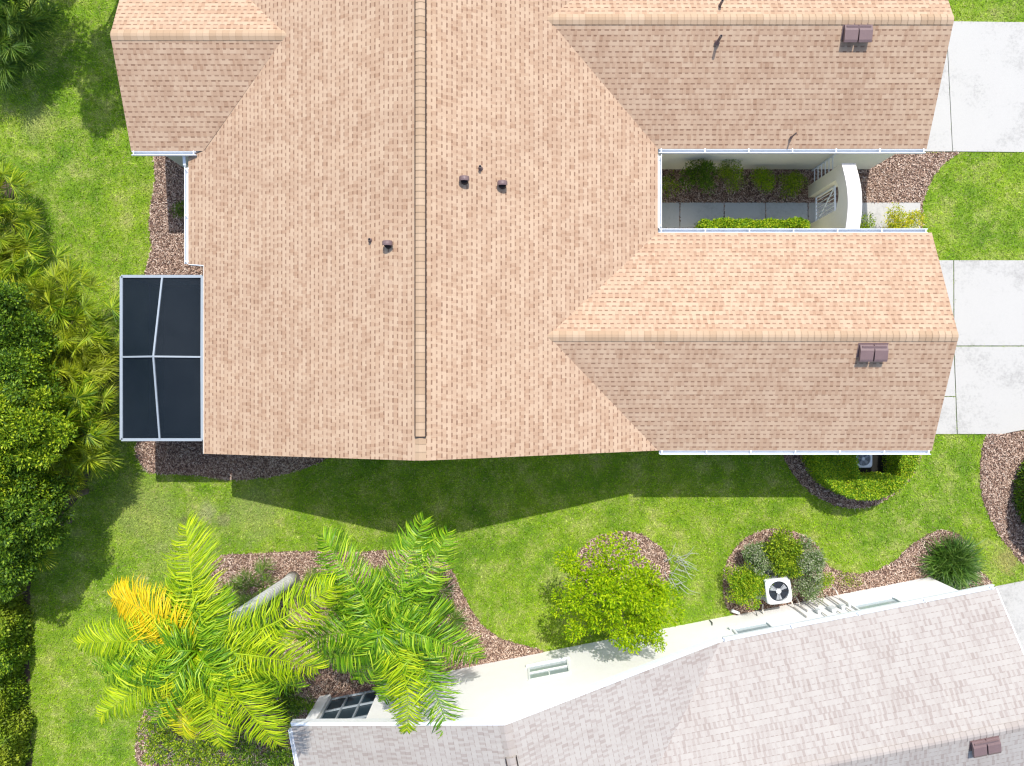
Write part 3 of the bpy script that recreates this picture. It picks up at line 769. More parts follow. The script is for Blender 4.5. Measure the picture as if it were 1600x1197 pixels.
# bark chips
def chips(name, polys, dens, label, dark=False):
    Xs = []; Ys = []
    for p in polys:
        x0, x1 = min(q.x for q in p), max(q.x for q in p); y0, y1 = min(q.y for q in p), max(q.y for q in p)
        x0, x1, y0, y1 = max(x0, -16), min(x1, 16.2), max(y0, -12.2), min(y1, 12.2)
        k = int((x1-x0)*(y1-y0)*dens); a = rng.uniform(x0-.04, x1+.04, k); b = rng.uniform(y0-.04, y1+.04, k)
        i = inside(p, a+rng.normal(0, .02, k), b+rng.normal(0, .02, k))
        for f in foot+slabs: i &= ~inside(f, a, b)
        Xs.append(a[i]); Ys.append(b[i])
    X = np.concatenate(Xs); Y = np.concatenate(Ys); n = len(X)
    az = rng.uniform(0, 2*np.pi, n); L = rng.uniform(.015, .045, n); w = rng.uniform(.005, .012, n); pitch = rng.normal(0, .25, n); z = rng.uniform(.015, .05, n)
    c = np.stack([X, Y, z], 1); d = np.stack([np.cos(az), np.sin(az), np.tan(pitch)], 1)*L[:, None]
    roll = rng.normal(0, .4, n); s = np.stack([-np.sin(az), np.cos(az), roll], 1)*w[:, None]
    V = np.stack([c-d-s*.6, c+d*.8-s, c+d+s*.5, c-d*.8+s], 1)
    o = nobj(name, V, 4, M['chips']); struct(o, label, 'mulch', 'stuff')
chips('bark_mulch', bedpolys, 1700, 'brown bark chip mulch filling the planting beds')

# ------------------------------------------------------------------ vegetation
def leaves(P, D, size, wr=.45, fold=.25):
    """two-triangle folded leaf at P pointing along D"""
    n = len(P); D = D/np.maximum(np.linalg.norm(D, axis=1, keepdims=True), 1e-6)
    r = rng.normal(size=(n, 3)); r[:, 2] *= .35; sd = np.cross(D, np.array([0, 0, 1.0])+.6*rng.normal(size=(n, 3)))
    sd /= np.maximum(np.linalg.norm(sd, axis=1, keepdims=True), 1e-6)
    up = np.cross(sd, D); size = np.broadcast_to(size, (n,))[:, None]
    b = P; t = P+D*size; m1 = P+D*size*.45+sd*size*wr*.5-up*size*fold*.3; m2 = P+D*size*.45-sd*size*wr*.5-up*size*fold*.3
    V = np.stack([b, m1, t, m2], 1).reshape(-1, 3)
    k = np.arange(n)*4
    Fx = np.stack([np.stack([k, k+1, k+2], 1), np.stack([k, k+2, k+3], 1)], 1).reshape(-1, 3)
    return V, Fx
def merge(parts):
    Vs, Fs, o = [], [], 0
    for v, f in parts: Vs.append(v); Fs.append(f+o); o += len(v)
    return np.concatenate(Vs), np.concatenate(Fs)
def clumps(cs, rs, per, size, flat=.75, wr=.45):
    parts = []
    for c, r, k in zip(cs, rs, per):
        d = rng.normal(size=(k, 3)); d /= np.linalg.norm(d, axis=1, keepdims=True); d[:, 2] = np.abs(d[:, 2])*1.0-.25*rng.random(k)
        rr = r*rng.uniform(.45, 1.05, k)[:, None]
        P = c+d*rr*np.array([1, 1, flat]); D = d+rng.normal(0, .55, (k, 3)); D[:, 2] += .1
        parts.append(leaves(P, D, size*rng.uniform(.6, 1.25, k), wr))
    return merge(parts)
def crown_clumps(R_, Hc, n, seed, rmin=.16, rmax=.36, flat=.8, hollow=.2):
    r = np.random.default_rng(seed); cs = []
    while len(cs) < n:
        p = r.normal(size=3); p /= np.linalg.norm(p); q = p*(hollow+(1-hollow)*r.random()**.5)
        if q[2] < -.35: continue
        # lobed outline
        a = math.atan2(q[1], q[0]); lob = 1+.2*math.sin(3*a+seed)+.16*math.sin(5*a+2*seed)+.1*math.sin(9*a+seed)
        cs.append(np.array([q[0]*R_*lob, q[1]*R_*lob, Hc+q[2]*R_*flat]))
    return cs, list(r.uniform(rmin, rmax, n))
def broadleaf(name, loc, R_, Hc, n, per, size, mat, seed, label, cat, group=None, trunk_r=.07, flat=.8, rmin=.16, rmax=.36, wr=.45, base=(0, 0), twigmat=None, pn='crown'):
    root = empty(name, loc, label, cat, group)
    cs, rs = crown_clumps(R_, Hc, n, seed, rmin, rmax, flat)
    V, Fx = clumps(cs, rs, [int(per*(r/.3)**2) for r in rs], size, wr=wr)
    nobj(pn, V, 3, mat, root, F_=Fx)
    m = MB(); rr = random.Random(seed)
    L0 = Vector(loc)
    m.tube([L0, L0+Vector((.03, -.04, Hc*.3)), L0+Vector((0, .03, Hc*.6)), L0+Vector((.02, 0, Hc))], [trunk_r*1.3, trunk_r, trunk_r*.8, trunk_r*.4], 8)
    for c in cs[::max(1, n//26)]:
        a = L0+Vector((0, 0, Hc*rr.uniform(.3, .75))); b = L0+Vector(c)
        mdl = (a+b)/2+Vector((0, 0, -.05)); m.tube([a, mdl, b], [trunk_r*.4, trunk_r*.25, .008], 5)
    m.build('trunk' if pn == 'crown' else 'stem', twigmat or M['bark'], root)
    return root

G_dark = leafmat('leaf_dark', [(.014, .045, .004), (.045, .115, .006), (.11, .215, .010), (.27, .39, .025)], .26)
G_mid = leafmat('leaf_mid', [(.035, .085, .004), (.11, .21, .006), (.25, .38, .010), (.52, .60, .03)], .3)
G_yel = leafmat('leaf_lime', [(.11, .25, .002), (.25, .42, .003), (.40, .56, .005), (.58, .68, .012)], .42, .6, spec=.15)
G_hedgeyel = leafmat('leaf_hedge_gold', [(.05, .15, .005), (.15, .32, .008), (.33, .48, .012), (.58, .62, .03)], .3)
G_gold = leafmat('leaf_gold', [(.18, .30, .01), (.35, .42, .015), (.60, .55, .02), (.75, .62, .03)], .3)
G_grey = leafmat('leaf_greygreen', [(.05, .11, .02), (.13, .22, .05), (.28, .33, .17), (.46, .46, .36)], .2)
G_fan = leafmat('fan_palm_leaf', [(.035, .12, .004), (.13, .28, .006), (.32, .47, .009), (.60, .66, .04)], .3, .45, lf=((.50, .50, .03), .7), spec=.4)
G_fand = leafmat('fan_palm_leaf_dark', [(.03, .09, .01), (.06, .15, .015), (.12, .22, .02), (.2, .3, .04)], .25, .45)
G_blade = leafmat('strap_leaf', [(.02, .06, .008), (.045, .12, .012), (.09, .18, .02), (.16, .26, .05)], .15, .4, spec=.5)
G_fr1 = leafmat('frond_yellow_green', [(.12, .25, .003), (.26, .41, .004), (.42, .56, .007), (.64, .70, .02)], .34, .5, spec=.25)
G_fr2 = leafmat('frond_green', [(.03, .10, .003), (.09, .24, .005), (.20, .40, .008), (.46, .60, .03)], .3, .42, spec=.3)
G_fr3 = leafmat('frond_golden', [(.60, .46, .006), (.78, .56, .01), (.85, .52, .012), (.70, .64, .02)], .3, .5, spec=.2)
G_fr4 = leafmat('frond_old_yellow', [(.25, .36, .006), (.42, .50, .008), (.60, .58, .012), (.68, .60, .02)], .3, .5, spec=.2)

G_hw = leafmat('leaf_wild_hedge', [(.02, .06, .005), (.06, .15, .007), (.15, .28, .010), (.36, .47, .03)], .26, lf=((.40, .42, .03), .55))
# ---- feather palms
def bez(p, n):
    out = []
    for i in range(n):
        t = i/(n-1)
        if len(p) == 3: out.append(p[0]*(1-t)**2+p[1]*2*t*(1-t)+p[2]*t*t)
        else: out.append(p[0]*(1-t)**3+p[1]*3*t*(1-t)**2+p[2]*3*t*t*(1-t)+p[3]*t**3)
    return out
def frond(parent, base, via, tip, zb, sag, mat, ll=.5, n=62, seed=0, droop=.5, lw=.0112):
    r = np.random.default_rng(seed+100)
    z0 = zb; p0 = at(*base, z0); pv = at(*via, z0+.35-sag*.1); pt = at(*tip, z0-sag)
    ctrl = pv*2-(p0+pt)*.5; ctrl.z = min(ctrl.z, z0+.9)
    pts = bez([p0, ctrl, pt], 24)
    A_ = np.array([tuple(p) for p in pts]); m = MB(); m.tube(pts, [.022*(1-i/23)+.004 for i in range(24)], 6)
    root = m.build('frond', mat, parent)
    T_ = np.gradient(A_, axis=0); T_ /= np.linalg.norm(T_, axis=1, keepdims=True)
    Vs = []; 
    ts = np.linspace(.10, 1.0, n)
    for sgn in (-1, 1):
        t = np.clip(ts+r.normal(0, .004, n), 0, 1)*23; i = np.minimum(t.astype(int), 22); f = (t-i)[:, None]
        P = A_[i]*(1-f)+A_[i+1]*f; T = T_[i]*(1-f)+T_[i+1]*f
        sd = np.cross(T, np.array([0, 0, 1.0])); sd /= np.linalg.norm(sd, axis=1, keepdims=True); sd *= sgn
        L = 1.28*ll*np.clip(.5+1.3*np.sin(np.pi*np.clip(ts*.86+.1, 0, 1)), .3, 1.5)*.72*r.uniform(.82, 1.12, n)
        fw = (.22+.5*ts**1.5+1.2*np.clip(ts-.88, 0, 1)*6+r.normal(0, .2, n))[:, None]
        d1 = sd+T*fw+np.array([0, 0, 1.0])*(.32+r.normal(0, .2, n))[:, None]; d1 /= np.linalg.norm(d1, axis=1, keepdims=True)
        d2 = d1+T*(.35+r.normal(0, .15, n))[:, None]-np.array([0, 0, 1.0])*(droop*.7+.7*r.random(n))[:, None]; d2 /= np.linalg.norm(d2, axis=1, keepdims=True)
        d3 = d2-np.array([0, 0, 1.0])*(droop*.9+.4*r.random(n))[:, None]+r.normal(0, .1, (n, 3)); d3 /= np.linalg.norm(d3, axis=1, keepdims=True)
        a = P; b = a+d1*(L*.4)[:, None]; c = b+d2*(L*.35)[:, None]; e = c+d3*(L*.3)[:, None]
        w = np.cross(d1, sd); w = np.cross(d1, np.array([0, 0, 1.0])+r.normal(0, .45, (n, 3))); w /= np.linalg.norm(w, axis=1, keepdims=True); w *= lw
        Vs.append(np.stack([a-w*.6, a+w*.6, b-w, b+w, c-w*.8, c+w*.8, e, e], 1))
    V = np.concatenate(Vs); k = np.arange(len(V))*8
    Fx = np.concatenate([np.stack([k, k+1, k+3, k+2], 1), np.stack([k+2, k+3, k+5, k+4], 1), np.stack([k+4, k+5, k+7, k+6], 1)])
    V = V.reshape(-1, 3); V[7::8] += .002
    off = np.array(tuple(WM[parent.name].translation))
    nobj('leaflets', V-off, 4, mat, root, F_=Fx)
def palm_tree(loc, trunk_pts, rads, label, cr, zb, fronds, shaft=None, nn=135, lw=.0112):
    root = empty('palm_tree', loc, label, 'palm tree', 'feather palms in the lower bed')
    m = MB(); m.tube(trunk_pts, rads, 16); m.build('trunk', M['palmtrunk'], root, smooth=True)
    for i, (via, tip, sag, mt, ll) in enumerate(fronds):
        frond(root, cr, via, tip, zb+random.uniform(-.12, .12), sag, mt, ll, seed=i*7+int(cr[0]), n=nn, lw=lw)
    if shaft:
        m = MB(); m.tube(shaft, [.12, .10, .06], 12); m.build('crownshaft', G_fr2, root, smooth=True)
    return root
b1 = at(458, 904); k1 = at(350, 975, 4.6); c1 = at(308, 1018, 5.9)
tp = [b1, b1.lerp(k1, .1)+Vector((0, 0, .02)), b1.lerp(k1, .5), k1, c1]
p1f = [((301, 920), (290, 822), .5, G_fr1, .62), ((292, 960), (262, 918), .2, G_fr2, .5), ((236, 962), (176, 934), .9, G_fr3, .55), ((215, 1003), (122, 1006), .7, G_fr1, .5),
       ((228, 1040), (165, 1058), .9, G_fr2, .5), ((238, 1062), (156, 1120), .9, G_fr1, .5), ((285, 1090), (288, 1150), .9, G_fr4, .5), ((322, 1085), (345, 1165), .5, G_fr1, .55),
       ((365, 1085), (432, 1162), .4, G_fr1, .58), ((400, 1025), (496, 1045), .5, G_fr1, .55), ((425, 975), (520, 915), .5, G_fr1, .55), ((260, 1050), (222, 1098), 1.0, G_fr2, .5),
       ((330, 970), (345, 925), .4, G_fr2, .4), ((350, 1062), (420, 1090), .9, G_fr2, .5), ((258, 985), (215, 985), .2, G_fr1, .5), ((300, 1060), (315, 1120), .1, G_fr1, .5), ((255, 1000), (180, 1030), .5, G_fr1, .5),
       ((262, 1075), (245, 1130), 1.1, G_fr2, .5), ((300, 975), (290, 910), 1.0, G_fr2, .5), ((370, 1050), (470, 1075), 1.1, G_fr2, .5), ((245, 1022), (150, 1040), 1.0, G_fr2, .5), ((380, 1000), (450, 985), 1.0, G_fr2, .5)]
pa = palm_tree(b1, tp, [.23, .17, .15, .13, .1], 'yellow-green feather palm with leaning pale trunk and one golden frond', (308, 1018), 5.9, p1f)
m = MB(); m.tube([at(305, 1020, 5.9), at(268, 1030, 6.15), at(232, 1039, 6.1), at(204, 1040, 5.9)], [.035, .03, .022, .012], 8); m.build('flower_stalk', M['palmtrunk'], pa)
b2 = at(640, 925); c2 = at(601, 979, 4.3)
p2f = [((548, 905), (505, 838), .4, G_fr2, .55), ((628, 900), (662, 812), .5, G_fr2, .5), ((660, 905), (700, 832), .7, G_fr2, .5), ((530, 990), (470, 1002), .9, G_fr2, .5),
       ((556, 945), (500, 912), .7, G_fr2, .5), ((680, 1000), (748, 1030), .8, G_fr2, .5), ((660, 1040), (708, 1168), .2, G_fr2, .55), ((632, 1055), (636, 1142), .4, G_fr1, .5),
       ((590, 1015), (560, 1062), .9, G_fr2, .5), ((655, 970), (700, 960), 1.1, G_fr2, .5), ((570, 1000), (530, 1045), 1.1, G_fr2, .45), ((640, 1005), (680, 1075), .7, G_fr2, .5),
       ((595, 940), (580, 900), .5, G_fr2, .45), ((570, 965), (520, 965), .3, G_fr2, .5), ((640, 950), (690, 905), 1.2, G_fr2, .45),
       ((615, 1040), (600, 1095), .9, G_fr2, .5), ((565, 1015), (500, 1030), 1.0, G_fr2, .5)]
palm_tree(b2, [b2, b2.lerp(c2, .4), b2.lerp(c2, .7), c2], [.2, .15, .13, .1], 'mid green feather palm right of the leaning palm, overhanging the pale roof', (601, 979), 4.3, p2f, nn=120, lw=.0128)

# ---- fan palmettos
def fan_proto(seed, mat, nl=15, sc=1.0):
    r = np.random.default_rng(seed); parts = []; m = MB()
    for k in range(nl):
        az = 2*np.pi*k/nl*1.618*2+r.normal(0, .2); el = r.uniform(.2, 1.25); L = r.uniform(.6, 1.0)*sc
        d = np.array([np.cos(az)*np.cos(el), np.sin(az)*np.cos(el), np.sin(el)]); P0 = np.array([0, 0, .25*sc]); P1 = P0+d*L
        m.tube([P0, (P0+P1)/2+np.array([0, 0, .03]), P1], [.014, .011, .008], 5)
        # fan plane: spanned by d (drooped a little) and side
        dd = d*np.array([1, 1, .5])+np.array([0, 0, -.12]); dd /= np.linalg.norm(dd)
        sd = np.cross(dd, [0, 0, 1.0]); sd /= np.linalg.norm(sd)
        roll = r.normal(0, .35); up = np.cross(sd, dd); sd = sd*np.cos(roll)+up*np.sin(roll)
        ns = 28; th = np.linspace(-1.9, 1.9, ns)+r.normal(0, .03, ns)
        D = dd[None]*np.cos(th)[:, None]+sd[None]*np.sin(th)[:, None]+np.array([0, 0, -.12])*np.abs(th)[:, None]*.4+r.normal(0, .06, (ns, 3))
        D /= np.linalg.norm(D, axis=1, keepdims=True); S_ = sc*.56*(1-.12*np.abs(th))*r.uniform(.85, 1.1, ns)
        side = np.cross(D, up[None]+r.normal(0, .25, (ns, 3))); side /= np.linalg.norm(side, axis=1, keepdims=True)
        wd = .0115*sc; b = np.repeat(P1[None], ns, 0); mdl = b+D*(S_*.5)[:, None]; tp_ = b+D*S_[:, None]+np.array([0, 0, -.05])*sc
        V = np.stack([b, mdl-side*wd, tp_, mdl+side*wd], 1).reshape(-1, 3); kk = np.arange(ns)*4
        parts.append((V, np.concatenate([np.stack([kk, kk+1, kk+2], 1), np.stack([kk, kk+2, kk+3], 1)])))
    V, Fx = merge(parts)
    root = empty('palmetto', (0, 0, 0), 'x', 'palmetto')
    nobj('fan_leaves', V, 3, mat, root, F_=Fx)
    m.build('leaf_stalks', G_fand, root)
    return root
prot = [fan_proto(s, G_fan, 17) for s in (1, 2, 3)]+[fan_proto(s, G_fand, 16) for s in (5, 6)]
used = set()
def palmetto(px, py, h, sc, k, label, group):
    o = prot[k] if k not in used else copy_tree(prot[k]); used.add(k)
    p = at(px, py, h); o.location = (p.x, p.y, max(0, h-.75*sc)); o.rotation_euler = (random.uniform(-.1, .1), random.uniform(-.1, .1), random.uniform(0, 6.28)); o.scale = (sc,)*3
    o['label'] = label; o['group'] = group; o['category'] = 'palmetto'
LU = 'sunlit yellow-green fan palmetto in the clump beside the upper left lawn'; LM = 'bright fan palmetto fringing the thicket opposite the screened cage'; LD = 'dark shaded fan palmetto in the top left corner'
LW = 'fan palmetto on the lawn edge of the thicket, below the screened cage'
for (px, py, h) in ((2, 296, 1.5), (15, 330, 1.6), (-5, 355, 1.7), (28, 372, 1.3), (8, 400, 1.6), (30, 412, 1.5), (48, 432, 1.2), (5, 440, 1.7), (64, 425, 1.0), (30, 455, 1.6), (-25, 330, 1.6), (-20, 400, 1.6), (22, 310, 1.0), (46, 395, .9)):
    palmetto(px-26, py, h, random.uniform(.85, 1.05), random.choice((0, 1, 2)), LU, 'palmettos beside the upper left lawn')
for (px, py, h) in ((108, 470, 1.5), (92, 490, 1.7), (122, 495, 1.3), (134, 520, 1.1), (108, 520, 1.6), (124, 560, 1.4), (136, 545, 1.0), (100, 560, 1.8), (116, 600, 1.5), (134, 610, 1.2), (95, 610, 1.8), (124, 640, 1.5), (140, 632, 1.0), (80, 470, 1.8), (112, 580, 1.3)):
    palmetto(px-12, py, h+.5, random.uniform(.9, 1.1), random.choice((0, 1, 2)), LM, 'palmettos opposite the screened cage')
for (px, py, h) in ((105, 655, 1.8), (134, 668, 1.3), (118, 690, 1.5), (100, 700, 1.7), (130, 700, 1.1), (90, 670, 1.9), (106, 722, 1.3), (90, 720, 1.6), (10, 800, 1.5), (25, 840, 1.5)):
    palmetto(px-12, py, h+.6, random.uniform(.9, 1.1), random.choice((0, 1, 2)), LW, 'palmettos below the screened cage')
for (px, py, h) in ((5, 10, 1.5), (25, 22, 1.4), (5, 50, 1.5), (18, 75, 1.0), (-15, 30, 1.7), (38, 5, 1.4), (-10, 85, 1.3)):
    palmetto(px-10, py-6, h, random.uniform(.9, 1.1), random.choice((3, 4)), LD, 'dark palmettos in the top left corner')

# ---- broadleaf trees of the left thicket
TR = 'broadleaf trees of the left thicket'
def tree_at(px, py, hc, R_, mat, seed, label, n=46, per=380, size=.09, flat=.8, name='tree', cat='tree', group=TR, **kw):
    p = at(px, py, hc); return broadleaf(name, (p.x, p.y, 0), R_, hc, n, per, size, mat, seed, label, cat, group, flat=flat, **kw)
tree_at(5, 545, 2.8, 1.2, G_dark, 3, 'dark green tree beside the upper half of the screened cage', 90)
tree_at(-30, 500, 3.2, 1.2, G_dark, 14, 'dark tree at the left edge below the upper palmettos', 60)
tree_at(5, 620, 3.0, 1.15, G_mid, 5, 'mid green tree in the middle of the thicket', 135)
tree_at(-5, 670, 3.6, 1.3, G_mid, 8, 'yellowish green tree top at the left edge of the thicket', 135)
tree_at(-5, 600, 3.5, 1.2, G_dark, 21, 'dark green tree at the left edge behind the mid green tree', 60)
tree_at(8, 735, 2.8, 1.1, G_mid, 9, 'lighter tree on the lower side of the thicket', 168)
tree_at(55, 788, 2.3, .95, G_dark, 12, 'dark bushy tree nearest the lawn below the thicket', 103)
tree_at(5, 780, 3.0, 1.2, G_dark, 17, 'dark tree at the left edge below the thicket', 103)
tree_at(22, 840, 2.4, 1.0, G_dark, 19, 'low dark tree above the narrow left hedge', 90)
tree_at(-22, 865, 2.5, 1.0, G_dark, 23, 'low dark tree at the top of the narrow left hedge', 81)
# trees just beyond the top left corner whose shade falls on the lawn
def off(px, py, hc, R_, seed, label): 
    return broadleaf('tree', (px, py, 0), R_, hc, 30, 150, .13, G_dark, seed, label, 'tree', 'trees beyond the top edge', flat=.6)
off(-13.6, 13.5, 5.2, 1.7, 31, 'broad tree just beyond the top left corner')
off(-11.5, 12.6, 7.0, .85, 33, 'slim tree beyond the top edge beside the west wing')
off(-11.7, 12.1, 4.0, .9, 35, 'small tree standing beside the upper west wing')

# ---- hedges
def hedge(name, fn, bb, h, mat, nt_, nv, size, label, cat='hedge', group=None, wr=.5, lump=.06, mat_stem=None, sig=.06):
    x0, x1, y0, y1 = bb; c = Vector(((x0+x1)/2, (y0+y1)/2, 0)); root = empty(name, c, label, cat, group)
    def samp(k, layer):
        X = rng.uniform(x0, x1, k); Y = rng.uniform(y0, y1, k); i = fn(X, Y); X = X[i]; Y = Y[i]; k = len(X)
        hh = h+lump*np.sin(X*3.1+1)*np.cos(Y*2.7)+lump*.6*np.sin(X*7.3+Y*5.1)
        if layer == 'top':
            Z = hh-np.abs(rng.normal(0, sig, k)); D = np.stack([rng.normal(0, .8, k), rng.normal(0, .8, k), rng.uniform(0, 1, k)], 1)
        else:
            e = np.zeros(k, bool)
            for a in np.linspace(0, 2*np.pi, 8, endpoint=False): e |= ~fn(X+np.cos(a)*.12, Y+np.sin(a)*.12)
            X = X[e]; Y = Y[e]; hh = hh[e]; k = len(X); Z = hh*rng.random(k)**.7; D = rng.normal(0, 1, (k, 3))
        return np.stack([X-c.x+rng.normal(0, .02, k), Y-c.y+rng.normal(0, .02, k), np.maximum(Z, .04)], 1), D
    P1, D1 = samp(nt_, 'top'); P2, D2 = samp(nv*4, 'side'); P = np.concatenate([P1, P2]); D = np.concatenate([D1, D2])
    V, Fx = leaves(P, D, size*rng.uniform(.6, 1.3, len(P)), wr); nobj('foliage', V, 3, mat, root, F_=Fx)
    m = MB(); rr = random.Random(3); k = 0
    while k < 16:
        x = rr.uniform(x0, x1); y = rr.uniform(y0, y1)
        if not fn(np.array([x]), np.array([y]))[0]: continue
        m.tube([(x, y, 0), (x+.04, y, h*.5), (x-.05, y+.04, h*.93)], [.02, .015, .006], 5); k += 1
    m.build('stem', mat_stem or M['bark'], root)
    return root
# hedge round the condenser of house A
hc = at(1356, 697, 1.15); ho = 1.53
q0, q1, q2, q3 = at(1334, 0, .9).x, at(1410, 0, 1.15).x, at(0, 745, 1.1).y, at(0, 640, 1.1).y
hedge('hedge', lambda X, Y: ((X-hc.x)**2/1.0+(Y-hc.y)**2 < ho**2) & (Y < -1.6) & ~((X > q0) & (X < q1) & (Y > q2)), (hc.x-1.6, hc.x+1.6, hc.y-1.6, -1.58), 1.15, G_hedgeyel, 34000, 40000, .055,
      'clipped half-round hedge around the small condenser under the tan eave')
rc = at(1580, 768, 0); rc.x += 1.45
hedge('hedge', lambda X, Y: ((X-rc.x)/1.45)**2+((Y-rc.y)/1.55)**2 < 1, (rc.x-1.5, rc.x+1.5, rc.y-1.6, rc.y+1.6), 1.3, G_dark, 50000, 40000, .085, 'dense dark green clipped hedge at the right edge')
# narrow hedge at the lower left edge
hx = at(22, 0, 1.4).x
hx = -14.42
hedge('hedge', lambda X, Y: (X < hx+.12*np.sin(Y*2.3)+.07*np.sin(Y*6.1)) & (X > hx-.9), (hx-.9, hx+.25, -14.5, -5.0), 1.3, G_hw, 60000, 60000, .10, 'long rough hedge along the lower left edge', lump=.22, sig=.2)
# courtyard hedge strip
y0 = 4.62
hedge('hedge', lambda X, Y: (abs(Y-y0+.03*np.sin(X*9)) < .1) & (X > at(1097, 0, .75).x) & (X < at(1264, 0, .75).x), (5.3, 8.9, y0-.2, y0+.2), .75, G_hedgeyel, 16000, 9000, .06, 'low lime hedge strip along the shaded courtyard path')
# shrubs
def shrub(px, py, hc, R_, mat, seed, label, n=20, per=300, size=.06, flat=.75, group=None, **kw):
    p = at(px, py, hc); kw.setdefault('rmin', .12); kw.setdefault('rmax', .25)
    return broadleaf('shrub', (p.x, p.y, 0), R_, hc, n, per, size, mat, seed, label, 'shrub', group, trunk_r=.02, flat=flat, pn='foliage', **kw)
CG = 'shrubs in the courtyard bed'
shrub(1048, 290, .6, .26, G_mid, 41, 'thin sparse shrub in the inner corner of the courtyard', 9, 180, .05, group=CG)
shrub(1095, 272, .95, .42, G_dark, 42, 'largest dark leafy shrub of the courtyard bed', 26, 260, .08, group=CG, wr=.28)
shrub(1143, 272, .8, .33, G_mid, 43, 'mid green shrub right of the large courtyard shrub', 20, 260, .055, group=CG, wr=.3)
shrub(1193, 282, .45, .28, G_hedgeyel, 44, 'rounded olive shrub in the middle of the courtyard bed', 16, 330, .045, group=CG)
shrub(1238, 287, .45, .31, G_mid, 45, 'rounded green shrub nearest the arch in the courtyard bed', 18, 330, .045, group=CG)
shrub(1350, 351, .6, .24, G_mid, 46, 'small green shrub outside the arch', 10, 300, .05)
shrub(1398, 350, .6, .34, G_gold, 47, 'bright golden shrub beside the path outside the arch', 18, 300, .055)
shrub(1424, 347, .55, .2, G_gold, 49, 'smaller golden shrub at the outer end of the path', 9, 300, .055)
shrub(1168, 914, .6, .5, G_hedgeyel, 51, 'rounded yellow-green shrub left of the fan-topped condenser', 60, 420, .055)
shrub(1182, 868, .6, .45, G_grey, 52, 'twiggy grey-green shrub above the yellow-green one', 40, 400, .06, twigmat=M['twig'])
shrub(1218, 866, .7, .58, G_mid, 53, 'green shrub directly above the fan-topped condenser', 50, 400, .07, twigmat=M['twig'])
shrub(1260, 870, .65, .48, G_grey, 54, 'grey-green twiggy shrub right of the green shrub', 40, 380, .06, twigmat=M['twig'])
shrub(1262, 912, .5, .42, G_grey, 55, 'sparse grey shrub right of the fan-topped condenser', 30, 260, .055, twigmat=M['twig'])
shrub(1286, 910, .45, .2, G_hedgeyel, 56, 'small yellow sprouting shrub at the right end of the group', 8, 260, .05)
shrub(1325, 906, .12, .28, G_yel, 57, 'low lime seedlings spreading on the mulch', 10, 70, .04, flat=.3)
for i, (px, py, hcx, Rr, mt, lb) in enumerate(((300, 1165, .9, .75, G_mid, 'dense shrub at the bottom edge below the yellow palm'), (385, 1150, 1.0, .7, G_dark, 'dark green shrub right of the bottom shrub, under palm fronds'), (420, 1075, .9, .6, G_mid, 'green shrub between the palm fronds and the pale roof'),
        (250, 1150, .7, .6, G_mid, 'olive twiggy shrub on the lawn edge below the yellow palm'), (455, 1095, .8, .45, G_dark, 'dark shrub by the dark-framed lanai window'), (345, 1195, 1.0, .7, G_mid, 'shrub cut by the bottom edge of the photo'), (430, 1185, 1.1, .5, G_dark, 'dark shrub against the left side of the pale house'))):
    shrub(px, py, hcx, Rr, mt, 60+i, lb, 44, 230, .07, twigmat=M['twig'], rmin=.1, rmax=.2, flat=1.0)
# dark foundation shrub in the shaded bed
shrub(283, 330, .4, .2, G_dark, 71, 'small dark shrub against the shaded west wall', 10, 200, .05)
# young tree
yt_ = tree_at(962, 925, 2.7, 1.5, G_yel, 4, 'young lime green tree in its round mulch bed', 96, 230, .09, .66, group=None, trunk_r=.045, rmin=.16, rmax=.34)
# strap-leaved plant
sp = at(1500, 886, .6); root = empty('strap_plant', (sp.x, sp.y, 0), 'spiky dark green strap-leaved plant by the corner of the white wall', 'plant')
k = 1500; az = rng.uniform(0, 2*np.pi, k); el = rng.uniform(.35, 1.45, k); L = rng.uniform(.6, 1.05, k)
d1 = np.stack([np.cos(az)*np.cos(el), np.sin(az)*np.cos(el), np.sin(el)], 1); P = np.stack([rng.normal(0, .17, k), rng.normal(0, .17, k), np.zeros(k)], 1)
a = P; b = a+d1*(L*.55)[:, None]; d2 = d1-np.array([0, 0, 1])*.7; d2 /= np.linalg.norm(d2, axis=1, keepdims=True); c_ = b+d2*(L*.45)[:, None]; c_[:, 2] = np.maximum(c_[:, 2], .05)
sd = np.stack([-np.sin(az), np.cos(az), np.zeros(k)+rng.normal(0, .3, k)], 1)*.014
V = np.stack([a-sd, a+sd, b-sd, b+sd, c_, c_+.001], 1).reshape(-1, 3); kk = np.arange(k)*6
nobj('blades', V, 4, G_blade, root, F_=np.concatenate([np.stack([kk, kk+1, kk+3, kk+2], 1), np.stack([kk+2, kk+3, kk+5, kk+4], 1)]))
# small low palms on the mulch between the big palms
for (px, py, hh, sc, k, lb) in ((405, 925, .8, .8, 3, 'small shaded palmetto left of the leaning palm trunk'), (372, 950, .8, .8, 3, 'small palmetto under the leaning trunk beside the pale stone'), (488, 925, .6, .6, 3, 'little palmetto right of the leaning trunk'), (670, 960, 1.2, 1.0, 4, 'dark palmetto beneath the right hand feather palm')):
    palmetto(px, py, hh, sc, k, lb, 'low palmettos in the palm bed')
